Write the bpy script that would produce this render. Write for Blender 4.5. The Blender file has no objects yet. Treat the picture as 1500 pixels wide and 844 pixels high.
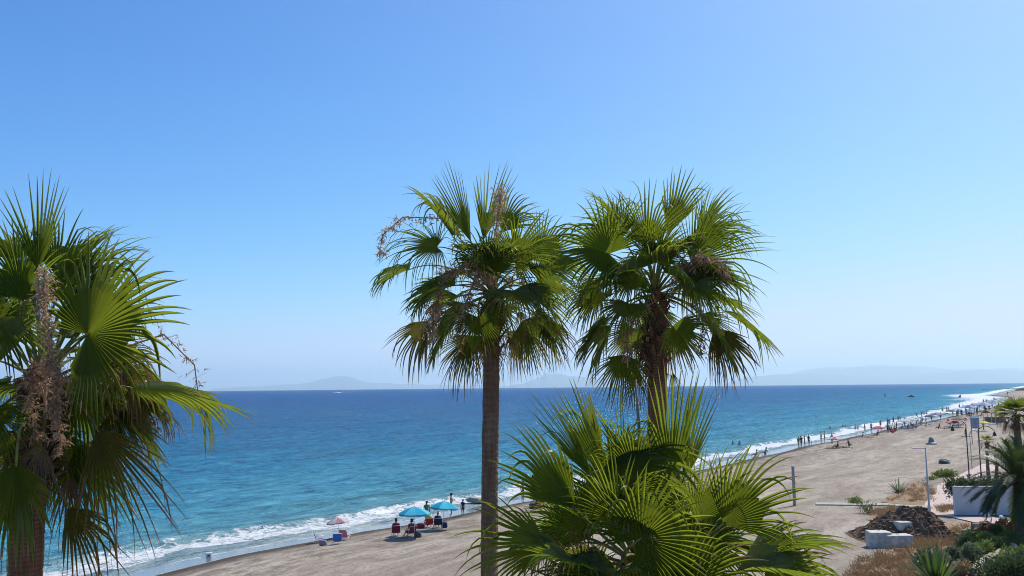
import bpy, bmesh, math, random
import numpy as np
from mathutils import Vector, Matrix, noise as mnoise

SC = bpy.context.scene
COL = SC.collection
rad = math.radians
rng = np.random.default_rng(7)
random.seed(7)

# ------------------------------------------------------------------ camera
F = 1300.0                       # focal length in pixels of the 1500 px wide photograph
CX, CY = 750.0, 422.0
CAMZ = 10.8
PITCH = math.atan(144.0 / F)
ROLL = -0.0100
_cp, _sp = math.cos(PITCH), math.sin(PITCH)
FW = np.array([0, _cp, _sp]); UP0 = np.array([0, -_sp, _cp]); RT0 = np.array([1.0, 0, 0])
_cr, _sr = math.cos(ROLL), math.sin(ROLL)
RT = RT0 * _cr + UP0 * _sr
UPV = UP0 * _cr - RT0 * _sr
CAM = np.array([0, 0, CAMZ])

cd = bpy.data.cameras.new('camera')
cam = bpy.data.objects.new('camera', cd); COL.objects.link(cam)
cam.matrix_world = Matrix(((RT[0], UPV[0], -FW[0], 0), (RT[1], UPV[1], -FW[1], 0),
                           (RT[2], UPV[2], -FW[2], CAMZ), (0, 0, 0, 1)))
cd.sensor_width = 36; cd.lens = 36 * F / 1500
cd.clip_start = 0.1; cd.clip_end = 250000
SC.camera = cam

def ray(px, py):
    d = FW + RT * ((px - CX) / F) - UPV * ((py - CY) / F)
    return d / np.linalg.norm(d)
def P(px, py, dist):
    """the point seen at a photo pixel, DIST metres out along world Y"""
    r = ray(px, py)
    return CAM + r * (dist / r[1])

# ------------------------------------------------------------------ shore frame and terrain
SU = np.array([0.522, 0.853]); SU /= np.linalg.norm(SU)       # along the shore
SV = np.array([-SU[1], SU[0]])                                # towards the sea
def sea_hit(px, py):
    r = ray(px, py)
    return (CAM + r * (-CAMZ / r[2]))[:2]
_shore_px = [(-260, 925), (60, 866), (190, 837), (300, 811), (400, 792), (470, 778), (560, 766), (640, 752), (770, 729), (860, 709), (960, 694),
             (1050, 677), (1120, 662), (1200, 646), (1280, 630), (1340, 618), (1400, 607), (1440, 598), (1466, 588)]
_sh = [sea_hit(*p) for p in _shore_px]
_su = [float(p @ SU) for p in _sh]; _sv = [float(p @ SV) for p in _sh]
_su = [-4000, -200] + _su + [690, 780, 900, 1393, 2185, 30000]
_sv = [60, 52] + _sv + [33, 50, 46, 50, 54, 80]
_o = np.argsort(_su); _su = np.array(_su)[_o]; _sv = np.array(_sv)[_o]
def shore_v(u):
    v = np.interp(u, _su, _sv)
    return v + 0.35 * np.sin(u * 0.21) + 0.25 * np.sin(u * 0.083 + 1)
_PW = np.array([-4000, -60, -8, 0, 3.2, 3.9, 9, 20, 34, 46, 80, 200, 1000, 9000], float)
_PZ = np.array([-12, -4.0, -0.8, -0.06, 0.16, 0.34, 0.72, 1.05, 1.25, 1.6, 2.0, 3, 6, 10], float)
def height(x, y):
    x = np.asarray(x, float); y = np.asarray(y, float)
    u = x * SU[0] + y * SU[1]; v = x * SV[0] + y * SV[1]
    w = shore_v(u) - v
    z = np.interp(w, _PW, _PZ)
    z = z + np.clip((w - 5) / 6, 0, 1) * 0.035 * (np.sin(u * .31 + .5 * np.sin(w * .4)) + np.sin(w * .55 + u * .07) + .7 * np.sin(u * .9 - w * .6))
    r = np.hypot(x, y)
    return z - r * r / (2 * 6.37e6)
def G(px, py):
    """the point of the ground seen at a photo pixel"""
    r = ray(px, py); z = 0.5
    for _ in range(60):
        p = CAM + r * ((z - CAMZ) / r[2])
        z = 0.5 * z + 0.5 * float(height(p[0], p[1]))
    return np.array([p[0], p[1], float(height(p[0], p[1]))])
def mpp(p):                       # metres per photo pixel at a point
    return float((np.asarray(p) - CAM) @ FW) / F

# ------------------------------------------------------------------ mesh helpers
def unit(v):
    v = np.asarray(v, float); n = np.linalg.norm(v)
    return v / n if n > 1e-12 else v
class MB:
    def __init__(s): s.v = []; s.f = []; s.m = []; s.at = {}
    def add(s, vs, fs, mi=0):
        b = len(s.v); s.v.extend([tuple(map(float, q)) for q in vs])
        for f in fs: s.f.append(tuple(b + i for i in f)); s.m.append(mi)
    def tube(s, pts, radii, n=8, mi=0, cap=True, flat=1.0):
        pts = [np.asarray(p, float) for p in pts]
        if not hasattr(radii, '__len__'): radii = [radii] * len(pts)
        vs = []; ref = None
        for i, p in enumerate(pts):
            t = unit(pts[min(i + 1, len(pts) - 1)] - pts[max(i - 1, 0)])
            if ref is None:
                ref = np.array([0, 0, 1.0]) if abs(t[2]) < .9 else np.array([0, 1.0, 0])
            a = unit(np.cross(t, ref)); b = np.cross(a, t); ref = b
            for k in range(n):
                an = 2 * math.pi * k / n
                vs.append(p + radii[i] * (math.cos(an) * a + flat * math.sin(an) * b))
        fs = []
        for i in range(len(pts) - 1):
            for k in range(n):
                k2 = (k + 1) % n
                fs.append((i * n + k, i * n + k2, (i + 1) * n + k2, (i + 1) * n + k))
        if cap:
            fs.append(tuple(range(n - 1, -1, -1))); fs.append(tuple((len(pts) - 1) * n + k for k in range(n)))
        s.add(vs, fs, mi)
    def box(s, c, size, mi=0, rz=0, M=None):
        hx, hy, hz = [q / 2 for q in size]
        vs = [(x, y, z) for z in (-hz, hz) for y in (-hy, hy) for x in (-hx, hx)]
        if M is not None: vs = [tuple(M @ Vector(q)) for q in vs]
        elif rz: vs = [(x * math.cos(rz) - y * math.sin(rz), x * math.sin(rz) + y * math.cos(rz), z) for x, y, z in vs]
        vs = [(x + c[0], y + c[1], z + c[2]) for x, y, z in vs]
        s.add(vs, [(0, 2, 3, 1), (4, 5, 7, 6), (0, 1, 5, 4), (2, 6, 7, 3), (0, 4, 6, 2), (1, 3, 7, 5)], mi)
    def build(s, name, mats, parent=None, smooth=False, attrs=None, bevel=0):
        me = bpy.data.meshes.new(name)
        me.from_pydata(s.v, [], s.f); 
        if not isinstance(mats, (list, tuple)): mats = [mats]
        for m in mats: me.materials.append(m)
        me.polygons.foreach_set('material_index', s.m)
        if smooth: me.polygons.foreach_set('use_smooth', [True] * len(s.f))
        for k, a in (attrs or {}).items():
            at = me.attributes.new(k, 'FLOAT', 'POINT'); at.data.foreach_set('value', np.asarray(a, np.float32))
        me.update()
        if bevel:
            bm = bmesh.new(); bm.from_mesh(me); bmesh.ops.remove_doubles(bm, verts=bm.verts, dist=1e-5)
            bmesh.ops.bevel(bm, geom=list(bm.edges), offset=bevel, segments=2, affect='EDGES', profile=.6)
            bm.to_mesh(me); bm.free()
        return link(name, me, parent)
def link(name, me, parent=None):
    o = bpy.data.objects.new(name, me); COL.objects.link(o)
    if parent is not None:
        o.parent = parent
    return o
def tag(o, label=None, cat=None, group=None, kind=None):
    if label: o['label'] = label
    if cat: o['category'] = cat
    if group: o['group'] = group
    if kind: o['kind'] = kind
    return o
def thing(name, loc, label, cat, group=None, rz=0):
    o = bpy.data.objects.new(name, None); COL.objects.link(o)
    o.empty_display_size = .2
    o.location = tuple(map(float, loc)); o.rotation_euler = (0, 0, rz)
    return tag(o, label, cat, group)

# ------------------------------------------------------------------ materials
def newmat(name):
    m = bpy.data.materials.new(name); m.use_nodes = True
    nt = m.node_tree; nt.nodes.clear()
    out = nt.nodes.new('ShaderNodeOutputMaterial')
    return m, nt, out
class N:
    def __init__(s, nt): s.nt = nt
    def __call__(s, typ, **kw):
        n = s.nt.nodes.new(typ)
        ins = kw.pop('ins', {})
        for k, v in kw.items(): setattr(n, k, v)
        for k, v in ins.items():
            if hasattr(v, 'is_output') or isinstance(v, bpy.types.NodeSocket): s.nt.links.new(v, n.inputs[k])
            else: n.inputs[k].default_value = v
        return n
    def math(s, op, a, b=None, clamp=False):
        n = s.nt.nodes.new('ShaderNodeMath'); n.operation = op; n.use_clamp = clamp
        for i, q in enumerate((a, b)):
            if q is None: continue
            if isinstance(q, bpy.types.NodeSocket): s.nt.links.new(q, n.inputs[i])
            else: n.inputs[i].default_value = q
        return n.outputs[0]
    def mix(s, fac, a, b, blend='MIX'):
        n = s.nt.nodes.new('ShaderNodeMix'); n.data_type = 'RGBA'; n.blend_type = blend
        for i, q in ((0, fac), (6, a), (7, b)):
            if isinstance(q, bpy.types.NodeSocket): s.nt.links.new(q, n.inputs[i])
            else: n.inputs[i].default_value = q if i == 0 else (tuple(q) + (1,))[:4]
        return n.outputs[2]
    def ramp(s, fac, stops, interp='LINEAR'):
        n = s.nt.nodes.new('ShaderNodeValToRGB'); n.color_ramp.interpolation = interp
        e = n.color_ramp.elements
        while len(e) < len(stops): e.new(.5)
        for q, (p, c) in zip(e, stops):
            q.position = p; q.color = (c, c, c, 1) if not hasattr(c, '__len__') else (tuple(c) + (1,))[:4]
        s.nt.links.new(fac, n.inputs[0]); return n.outputs[0]
    def smooth(s, x, lo, hi):
        n = s.nt.nodes.new('ShaderNodeMapRange'); n.interpolation_type = 'SMOOTHSTEP'; n.clamp = True
        for i, q in enumerate((x, lo, hi, 0.0, 1.0)):
            if isinstance(q, bpy.types.NodeSocket): s.nt.links.new(q, n.inputs[i])
            else: n.inputs[i].default_value = q
        return n.outputs[0]
    def attr(s, name):
        n = s.nt.nodes.new('ShaderNodeAttribute'); n.attribute_name = name; return n.outputs['Fac']
    def coords(s, scale=(1, 1, 1), rot=(0, 0, 0), kind='Object'):
        t = s.nt.nodes.new('ShaderNodeTexCoord'); m = s.nt.nodes.new('ShaderNodeMapping')
        m.inputs['Scale'].default_value = scale; m.inputs['Rotation'].default_value = rot
        s.nt.links.new(t.outputs[kind], m.inputs[0]); return m.outputs[0]
    def noise(s, vec, scale, detail=4, rough=.55, dist=0, out='Fac'):
        n = s.nt.nodes.new('ShaderNodeTexNoise')
        n.inputs['Scale'].default_value = scale; n.inputs['Detail'].default_value = detail
        n.inputs['Roughness'].default_value = rough; n.inputs['Distortion'].default_value = dist
        s.nt.links.new(vec, n.inputs['Vector']); return n.outputs[out]
    def bump(s, h, strength=.5, dist=.02, normal=None):
        n = s.nt.nodes.new('ShaderNodeBump'); n.inputs['Strength'].default_value = strength; n.inputs['Distance'].default_value = dist
        s.nt.links.new(h, n.inputs['Height'])
        if normal is not None: s.nt.links.new(normal, n.inputs['Normal'])
        return n.outputs[0]
_plain = {}
def plain(col, rough=.7, vary=.18, scale=9, spec=.3, metal=0, bump=.15, name=None, sheer=0):
    """a matte or painted surface with some uneven wear; SHEER lets light through cloth"""
    key = (col, rough, vary, scale, metal, sheer)
    if key in _plain: return _plain[key]
    m, nt, out = newmat(name or 'surface'); n = N(nt)
    c = n.coords(); f = n.noise(c, scale, 5, .6)
    d = tuple(q * (1 - vary) for q in col); l = tuple(min(1, q * (1 + vary)) for q in col)
    b = n('ShaderNodeBsdfPrincipled', ins={'Base Color': n.mix(n.smooth(f, .3, .7), d, l), 'Roughness': rough, 'Metallic': metal,
          'Specular IOR Level': spec, 'Normal': n.bump(f, bump, .01)})
    if sheer:
        t = n('ShaderNodeBsdfTranslucent', ins={'Color': tuple(col) + (1,)})
        x = n('ShaderNodeMixShader', ins={0: sheer, 1: b.outputs[0], 2: t.outputs[0]}); nt.links.new(x.outputs[0], out.inputs[0])
    else:
        nt.links.new(b.outputs[0], out.inputs[0])
    _plain[key] = m
    return m

def leafmat(name, dark, light, dry, trans, tf=.4, dryat=.86, rough=.42):
    m, nt, out = newmat(name); n = N(nt)
    t = n.attr('along'); r = n.attr('seg')
    oi = n('ShaderNodeObjectInfo')
    v = n.math('ADD', n.math('MULTIPLY', r, .55), n.math('MULTIPLY', oi.outputs['Random'], .45))
    green = n.mix(v, dark, light)
    tint = n.mix(v, tuple(q * .75 for q in trans), trans)
    at = n.math('ADD', dryat, n.math('MULTIPLY', n.math('SUBTRACT', r, .5), .34))
    k = n.smooth(t, at, n.math('ADD', at, .12))
    c = n.coords(); f = n.noise(c, 14, 3)
    k = n.math('MAXIMUM', k, n.math('MULTIPLY', n.smooth(f, .66, .74), .5))
    rb = n.smooth(n.attr('rib'), .55, 1.0); green = n.mix(n.math('MULTIPLY', rb, .45), green, tuple(min(1, q * 2.2 + .01) for q in light)); tint = n.mix(n.math('MULTIPLY', rb, .5), tint, tuple(q * .5 for q in trans))
    base = n.mix(k, green, dry); tr = n.mix(k, tint, tuple(q * .6 for q in dry))
    b = n('ShaderNodeBsdfPrincipled', ins={'Base Color': base, 'Roughness': rough, 'Specular IOR Level': .5})
    tl = n('ShaderNodeBsdfTranslucent', ins={'Color': tr})
    x = n('ShaderNodeMixShader', ins={0: tf, 1: b.outputs[0], 2: tl.outputs[0]})
    nt.links.new(x.outputs[0], out.inputs[0]); return m
M_LEAF = leafmat('palm_leaf', (.022, .045, .009), (.058, .098, .014), (.36, .27, .13), (.32, .42, .03), .44)
M_FRESH = leafmat('palm_leaf_fresh', (.020, .046, .008), (.050, .088, .013), (.40, .31, .15), (.36, .44, .03), .45, .92)
M_OLD = leafmat('palm_leaf_old', (.03, .045, .010), (.075, .08, .018), (.30, .19, .085), (.30, .27, .05), .36, .58)
M_DEAD = leafmat('palm_leaf_dead', (.15, .10, .055), (.27, .19, .10), (.24, .15, .07), (.20, .13, .06), .2, .8, .8)
M_FEATHER = leafmat('feather_leaf', (.028, .05, .016), (.06, .09, .024), (.2, .16, .08), (.11, .17, .03), .3, .97)
M_PET = plain((.16, .17, .04), .5, .3, 20, name='petiole')
M_PETOLD = plain((.15, .11, .045), .6, .3, 20, name='old_petiole')

def trunkmat(name, ring=26, a=(.17, .10, .06), b=(.09, .055, .036), c=(.26, .17, .11)):
    m, nt, out = newmat(name); n = N(nt)
    co = n.coords((1, 1, 1)); st = n.coords((2.2, 2.2, 1))
    ringn = n('ShaderNodeTexWave', wave_type='BANDS', bands_direction='Z', ins={'Vector': co, 'Scale': ring / 6.283 * 1.0, 'Distortion': 5, 'Detail': 4, 'Detail Scale': 1.3})
    f = n.noise(n.coords((9, 9, .8)), 3, 6, .65)
    g = n.noise(st, 1.4, 4)
    col = n.mix(n.smooth(f, .35, .7), b, a); col = n.mix(n.math('MULTIPLY', n.smooth(g, .45, .75), .7), col, c)
    col = n.mix(n.math('MULTIPLY', n.smooth(ringn.outputs['Fac'], .8, 1), n.math('MULTIPLY', g, .6)), col, tuple(q * .55 for q in b))
    h = n.math('ADD', n.math('MULTIPLY', ringn.outputs['Fac'], -.6), f)
    bs = n('ShaderNodeBsdfPrincipled', ins={'Base Color': col, 'Roughness': .88, 'Specular IOR Level': .2, 'Normal': n.bump(h, .9, .02)})
    nt.links.new(bs.outputs[0], out.inputs[0]); return m
M_TRUNK = trunkmat('palm_trunk_bark', 17, (.20, .13, .09), (.13, .082, .056), (.28, .20, .145))
M_TRUNKR = trunkmat('palm_trunk_bark_red', 40, (.22, .115, .065), (.12, .06, .036), (.30, .19, .12))
M_BOOT = plain((.13, .075, .045), .9, .4, 30, name='leaf_base_fibre')
M_FLOWER = plain((.52, .36, .235), .9, .4, 18, name='dry_flower', sheer=.38)
M_FLOWERD = plain((.42, .27, .17), .9, .35, 18, name='dry_flower_dark', sheer=.4)

# ------------------------------------------------------------------ fan fronds
DOWN = np.array([0, 0, -1.0])
def fan(hub, axis, nrm, R, spread=140, droop=1.0, n=50, fuse=.34, cup=.22, sag=.12, tatter=.2, fold=.85, seed=0, curl=.0):
    """one pleated palm fan: segments joined out to FUSE, free and drooping beyond; arrays of verts, faces and two attributes"""
    r_ = np.random.default_rng(seed)
    if droop <= .25: tatter = .03; stiff = .35
    else: stiff = 1
    n = int(max(15, n * min(1, spread / 105)))
    fuse = fuse * r_.uniform(.75, 1.3); droop = droop * r_.uniform(.9, 1.6); tatter = min(.8, tatter * r_.uniform(.5, 2.6))
    A = unit(axis); Nn = np.asarray(nrm, float); Nn = unit(Nn - A * (Nn @ A)); S = np.cross(A, Nn)
    sp = rad(spread); da = 2 * sp / n; a = -sp + da * (np.arange(n) + .5); ae = -sp + da * np.arange(n + 1)
    cup = cup * r_.uniform(.4, 2.6)
    if spread > 60: n_len = 1 - .40 * (np.abs(a) / sp) ** 1.8
    else: n_len = 1 - .30 * (np.abs(a) / sp) ** 1.8
    L = R * n_len * r_.uniform(.9, 1.06, n)
    L[0] *= .72; L[-1] *= .72; L[1] *= .88; L[-2] *= .88
    ph = r_.uniform(0, 6.28); wav = .07 * R
    gone = r_.uniform(0, 1, n) < .05
    def pos(an, r):
        c, s_ = math.cos(an), math.sin(an)
        q = hub + r * (c * A + s_ * S) + Nn * (cup * r * abs(s_) - curl * r * r / R * max(c, 0) + wav * (r / R) ** 1.5 * math.sin(3 * an + ph))
        return q + DOWN * (sag * r * r / R)
    V = []; FA = []; AL = []; SG = []; RB = {}
    rin = [.03, .2, .5, .78, 1.0]
    seg = r_.uniform(0, 1, n)
    fz = fuse * R * np.array([n_len[min(i, n - 1)] for i in range(n)]) * r_.uniform(.9, 1.1, n)
    base = {}
    for e in range(n + 1):
        q = min(e, n - 1); fe = (fz[max(e - 1, 0)] + fz[q]) / 2
        for j, t in enumerate(rin):
            hw = t * fe * math.tan(da / 2)
            base['e', e, j] = len(V); V.append(pos(ae[e], t * fe) + Nn * fold * hw); AL.append(t * fe / R); SG.append(seg[q])
    for i in range(n):
        for j, t in enumerate(rin):
            hw = t * fz[i] * math.tan(da / 2)
            RB[len(V)] = 1; base['m', i, j] = len(V); V.append(pos(a[i], t * fz[i]) - Nn * fold * hw); AL.append(t * fz[i] / R); SG.append(seg[i])
        for j in range(len(rin) - 1):
            e0, m0, e1 = base['e', i, j], base['m', i, j], base['e', i + 1, j]
            e2, m2, e3 = base['e', i, j + 1], base['m', i, j + 1], base['e', i + 1, j + 1]
            FA.append((e0, m0, m2, e2)); FA.append((m0, e1, e3, m2))
    K = 7
    for i in range(n):
        if gone[i]: continue
        j = len(rin) - 1
        c0 = np.array(V[base['m', i, j]]); l0 = np.array(V[base['e', i, j]]); r0 = np.array(V[base['e', i + 1, j]])
        mid = (l0 + r0) / 2; p = c0.copy()
        d = unit(pos(a[i], fz[i]) - pos(a[i], fz[i] * .93)); W = unit(r0 - l0); w0 = np.linalg.norm(r0 - l0) / 2
        dr = droop * r_.uniform(.35, 1.5); brk = r_.uniform() < tatter; bk = r_.integers(2, 6); sh = r_.uniform(2.5, 6.5)
        sway = r_.normal(0, .10 * stiff, 3); step = (L[i] - fz[i]) / K
        pl, pm, pr = base['e', i, j], base['m', i, j], base['e', i + 1, j]
        hgt = c0 - mid
        for k in range(1, K + 1):
            g = dr * (.25 + 1.0 * k / K) * step / R * 1.9
            if brk and k >= bk: g += sh * step / R * 1.5
            d = unit(d + DOWN * g + sway * step / R)
            p = p + d * step
            W = unit(W - d * (W @ d)); up = np.cross(W, d); 
            if up @ Nn < 0 and k < 3: up = -up
            f_ = 1 - k / K; w = w0 * (.04 + .96 * f_ ** .75)
            q = p + hgt * 0
            vb = len(V); V += [q - W * w + up * fold * w, q - up * fold * w, q + W * w + up * fold * w]
            RB[vb + 1] = 1; tt = (fz[i] + step * k) / L[i]; AL += [tt] * 3; SG += [seg[i]] * 3
            FA.append((pl, pm, vb + 1, vb)); FA.append((pm, pr, vb + 2, vb + 1))
            pl, pm, pr = vb, vb + 1, vb + 2
    rb = np.zeros(len(V)); rb[list(RB)] = 1
    return V, FA, AL, SG, rb
def bez(p0, p1, p2, n=8):
    return [(1 - t) ** 2 * p0 + 2 * t * (1 - t) * p1 + t * t * p2 for t in np.linspace(0, 1, n)]
NH = {'c': (0, -1, .25), 'a': (0, 1, .25), 'u': (0, -.15, 1), 'f': (0, -.55, .8), 'b': (0, .5, .85), 'l': (-1, -.25, .3), 'r': (1, -.25, .3),
      'cl': (-.6, -.8, .2), 'cr': (.6, -.8, .2), 'cu': (0, -.75, .65)}
def add_frond(root, C, hub, axis, nh, R, spread, droop, mat, seed, n=50, pet_r=.016, petmat=None, **kw):
    """a frond with its petiole, under ROOT whose origin is at world O"""
    O = np.array(root.location)
    if mat is M_DEAD: n, kw = 34, dict(kw, fuse=.14, tatter=.5, sag=.25); droop = max(droop, .7)
    if mat is M_OLD: kw = dict(dict(fuse=.3, tatter=.35), **kw)
    V, FA, AL, SG, RB = fan(np.asarray(hub), axis, NH.get(nh, nh) if isinstance(nh, str) else nh, R, spread, droop, n=n, seed=seed, **kw)
    m = MB(); m.v = [tuple(np.asarray(q) - O) for q in V]; m.f = FA; m.m = [0] * len(FA)
    fr = m.build('frond', mat, root, attrs={'along': AL, 'seg': SG, 'rib': RB})
    hub = np.asarray(hub); C = np.asarray(C); L = np.linalg.norm(hub - C)
    A = unit(axis)
    mid = hub - A * L * .45 + np.array([0, 0, .06 * L])
    s = MB(); pts = [q - O for q in bez(C, mid, hub + A * R * .03, 9)]
    s.tube(pts, list(np.linspace(pet_r * 1.9, pet_r * .75, 9)), 6, flat=.6)
    s.build('petiole', petmat or M_PET, fr, smooth=True)
    return fr
def flower(root, pts, mat, n=80, fluff=.16, seed=0, thick=.015, tw=.0085):
    """a dry branching flower stalk along PTS"""
    r_ = np.random.default_rng(seed); O = np.array(root.location); m = MB()
    n = int(n * 1.6); pts = [np.asarray(p, float) - O for p in pts]
    m.tube(pts, list(np.linspace(thick, thick * .35, len(pts))), 5)
    T = np.linspace(0, 1, len(pts)); PA = np.array(pts)
    at = lambda t: np.array([np.interp(t, T, PA[:, k]) for k in range(3)])
    for i in range(n):
        t = r_.uniform(.12, 1) ; p = at(t); d = unit(r_.normal(0, 1, 3) + np.array([0, 0, -.5]))
        L = fluff * r_.uniform(.5, 1.5)
        for b in range(1 + 4):
            q = p.copy() if b == 0 else p + d * L * r_.uniform(.15, .9)
            dd = d if b == 0 else unit(d + r_.normal(0, .8, 3)); ll = L if b == 0 else L * r_.uniform(.25, .55)
            W = unit(np.cross(dd, r_.normal(0, 1, 3))) * tw * (1 if b == 0 else 1.5)
            vs = []; 
            for k in range(4):
                s_ = (1 - k / 3.4)
                vs += [q - W * s_, q + W * s_]
                dd = unit(dd + r_.normal(0, .3, 3) + DOWN * .22); q = q + dd * ll / 3
            m.add(vs, [(0, 1, 3, 2), (2, 3, 5, 4), (4, 5, 7, 6)])
    return m.build('flower_stalk', mat, root)
def palm_trunk(root, C, base, r_top, r_base, mat, boots=60, boot_len=1.0, seed=0, bulge=1.0):
    O = np.array(root.location); C = np.asarray(C) - O; base = np.asarray(base) - O
    r_ = np.random.default_rng(seed); m = MB()
    L = np.linalg.norm(C - base); nr = int(L / .045); na = 22; vs = []; fs = []
    for i in range(nr + 1):
        t = i / nr; p = base * (1 - t) + C * t
        p = p + np.array([.05 * math.sin(t * 3.1 + seed), .05 * math.sin(t * 2.3 + seed * 2), 0])
        rr = r_base * (1 - t) + r_top * t + .35 * r_base * math.exp(-t * L / .5)
        rr *= 1 + (.010 if i % 2 else -.004) + r_.normal(0, .010)
        for k in range(na):
            an = 2 * math.pi * k / na
            z = mnoise.noise(Vector((math.cos(an) * 2 + seed, math.sin(an) * 2, p[2] * 3))) * .06
            vs.append(p + np.array([math.cos(an) * rr * (1 + z), math.sin(an) * rr * (1 + z), r_.normal(0, .006)]))
    for i in range(nr):
        for k in range(na):
            k2 = (k + 1) % na; fs.append((i * na + k, i * na + k2, (i + 1) * na + k2, (i + 1) * na + k))
    fs.append(tuple(nr * na + k for k in range(na)))
    m.add(vs, fs)
    tr = m.build('trunk', mat, root, smooth=True)
    b = MB()                                           # old leaf bases and fibre near the crown
    for i in range(boots):
        t = 1 - boot_len / L * r_.uniform(0, 1) ** 1.3; an = i * 2.399 + r_.normal(0, .2)
        p = base * (1 - t) + C * t; rr = r_base * (1 - t) + r_top * t
        e = np.array([math.cos(an), math.sin(an), 0]); ln = r_.uniform(.12, .3)
        p0 = p + e * rr * .8; p1 = p0 + e * ln * .45 + np.array([0, 0, ln * r_.uniform(.3, .9)])
        p2 = p1 + e * ln * .4 * r_.uniform(.2, 1) + np.array([0, 0, ln * r_.uniform(-.3, .4)])
        b.tube([p0, p1, p2], [.05 * bulge, .035 * bulge, .018 * bulge], 6, flat=.5)
        for q in range(5):                             # loose fibre
            d = unit(e + r_.normal(0, .6, 3) + DOWN * .5); W = unit(np.cross(d, r_.normal(0, 1, 3))) * .006; l = r_.uniform(.08, .3)
            o = p0 + r_.normal(0, .03, 3)
            b.add([o - W, o + W, o + d * l * .5 + W, o + d * l * .5 - W, o + d * l + DOWN * l * .5], [(0, 1, 2, 3), (3, 2, 4)])
    b.build('leaf_base', M_BOOT, tr)
    return tr
# ------------------------------------------------------------------ the four big palms
def big_palm(label, cpx, dist, base_px, r_top, r_base, tmat, fronds, fill, seed, boots=60, boot_len=1.0, ground=None, flowers=(), petlen=.85, fillR=1.0):
    C = P(cpx[0], cpx[1], dist)
    bp = P(base_px[0], base_px[1], dist)              # a second pixel on the trunk fixes its lean
    d = unit(C - bp); gz = float(height(C[0], C[1]))
    base = C - d * ((C[2] - gz + .1) / d[2])
    root = thing('palm_tree', (base[0], base[1], gz), label, 'palm tree', 'tall fan palms in front of the beach')
    palm_trunk(root, C, base, r_top, r_base, tmat, boots, boot_len, seed)
    mm = dist / F
    for i, f in enumerate(fronds):
        hx, hy, dd, th, ad, nh, Rp, spread, droop, mat = f[:10]
        kw = dict(f[10]) if len(f) > 10 else {}
        hub = P(hx, hy, dist + dd)
        ax = np.array([math.cos(rad(th)), ad, math.sin(rad(th))])
        add_frond(root, C + np.array([0, 0, .1]), hub, ax, nh, Rp * mm, spread, droop, mat, seed * 100 + i,
                  petmat=M_PETOLD if mat in (M_OLD, M_DEAD) else M_PET, **kw)
    r_ = np.random.default_rng(seed)
    for i, (az, el, mat, bend, droop) in enumerate(fill):
        a, e = rad(az), rad(el); pl = petlen * r_.uniform(.85, 1.15)
        dr = np.array([math.cos(a) * math.cos(e), math.sin(a) * math.cos(e), math.sin(e)])
        hub = C + dr * pl
        e2 = rad(el - bend); ax = np.array([math.cos(a) * math.cos(e2), math.sin(a) * math.cos(e2), math.sin(e2)])
        nn = np.array([-math.cos(a) * math.sin(e2), -math.sin(a) * math.sin(e2), math.cos(e2)]) + r_.normal(0, .25, 3)
        add_frond(root, C + np.array([0, 0, .1]), hub, ax, nn, fillR * r_.uniform(.85, 1.1), r_.uniform(70, 125), droop, mat, seed * 100 + 50 + i,
                  petmat=M_PETOLD if mat in (M_OLD, M_DEAD) else M_PET)
    for i, (pp, n, fl, mat, *tw) in enumerate(flowers):
        flower(root, [P(x, y, dist + z) for x, y, z in pp], mat, n, fl, seed * 10 + i, tw=tw[0] if tw else .0085)
    return root
c_ = dict
MID = [  # hub px, depth, angle, depth slope, normal, radius px, spread, droop, material
    (690, 355, -.1, 107, .05, 'cl', 130, 20, .15, M_FRESH), (708, 352, .2, 79, .1, 'c', 128, 24, .15, M_FRESH),
    (662, 345, -.2, 122, -.1, 'u', 105, 100, .9, M_FRESH), (640, 362, -.3, 176, -.15, 'cu', 105, 120, 1.0, M_LEAF, c_(fuse=.24)),
    (754, 376, -.25, 38, -.1, 'c', 88, 120, .5, M_FRESH), (735, 340, .5, 58, .3, 'c', 92, 50, .8, M_LEAF),
    (772, 425, -.3, -42, -.2, 'u', 105, 85, .9, M_LEAF), (702, 466, -.75, -75, -.35, 'c', 68, 125, .3, M_LEAF),
    (628, 470, -.2, -118, 0, 'cl', 95, 60, .5, M_OLD), (684, 500, -.35, -112, -.1, 'cr', 90, 50, .5, M_OLD), (640, 440, -.1, -100, 0, 'c', 85, 40, .6, M_DEAD), (760, 455, -.2, -70, -.1, 'c', 85, 40, .6, M_DEAD),
    (800, 468, -.1, -68, 0, 'c', 85, 50, .5, M_OLD), (745, 492, -.1, -80, -.1, 'c', 78, 32, .3, M_DEAD),
    (676, 368, -.6, 12, -.6, 'u', 70, 90, 1.3, M_FRESH), (600, 395, .2, 195, .2, 'u', 75, 90, 1.1, M_LEAF),
    (790, 380, .6, 12, .3, 'c', 95, 110, .8, M_LEAF), (655, 420, -.5, 215, -.4, 'u', 82, 95, 1.0, M_LEAF),
    (715, 395, -.55, 88, -.35, 'c', 80, 100, .5, M_LEAF),
    (705, 500, .25, -98, .1, 'c', 75, 40, .3, M_DEAD), (765, 470, .5, -55, .3, 'c', 90, 80, .8, M_LEAF),
]
FILL = [(70, 60, M_LEAF, 10, .6), (110, 35, M_LEAF, 15, .8), (40, 20, M_LEAF, 25, .9), (140, 10, M_LEAF, 30, .9), (85, -5, M_LEAF, 35, .8),
        (20, -15, M_LEAF, 30, .7), (160, -20, M_LEAF, 30, .7), (60, -35, M_OLD, 30, .5), (120, -40, M_LEAF, 30, .5), (95, -60, M_DEAD, 20, .3),
        (205, 18, M_LEAF, 30, .9), (335, 22, M_LEAF, 30, .9), (255, 40, M_FRESH, 25, .8), (300, 8, M_LEAF, 35, 1.0), (232, -8, M_LEAF, 35, .9), (185, -30, M_LEAF, 30, .6), (355, -25, M_LEAF, 30, .7), (285, 55, M_LEAF, 20, .8)]
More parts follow.
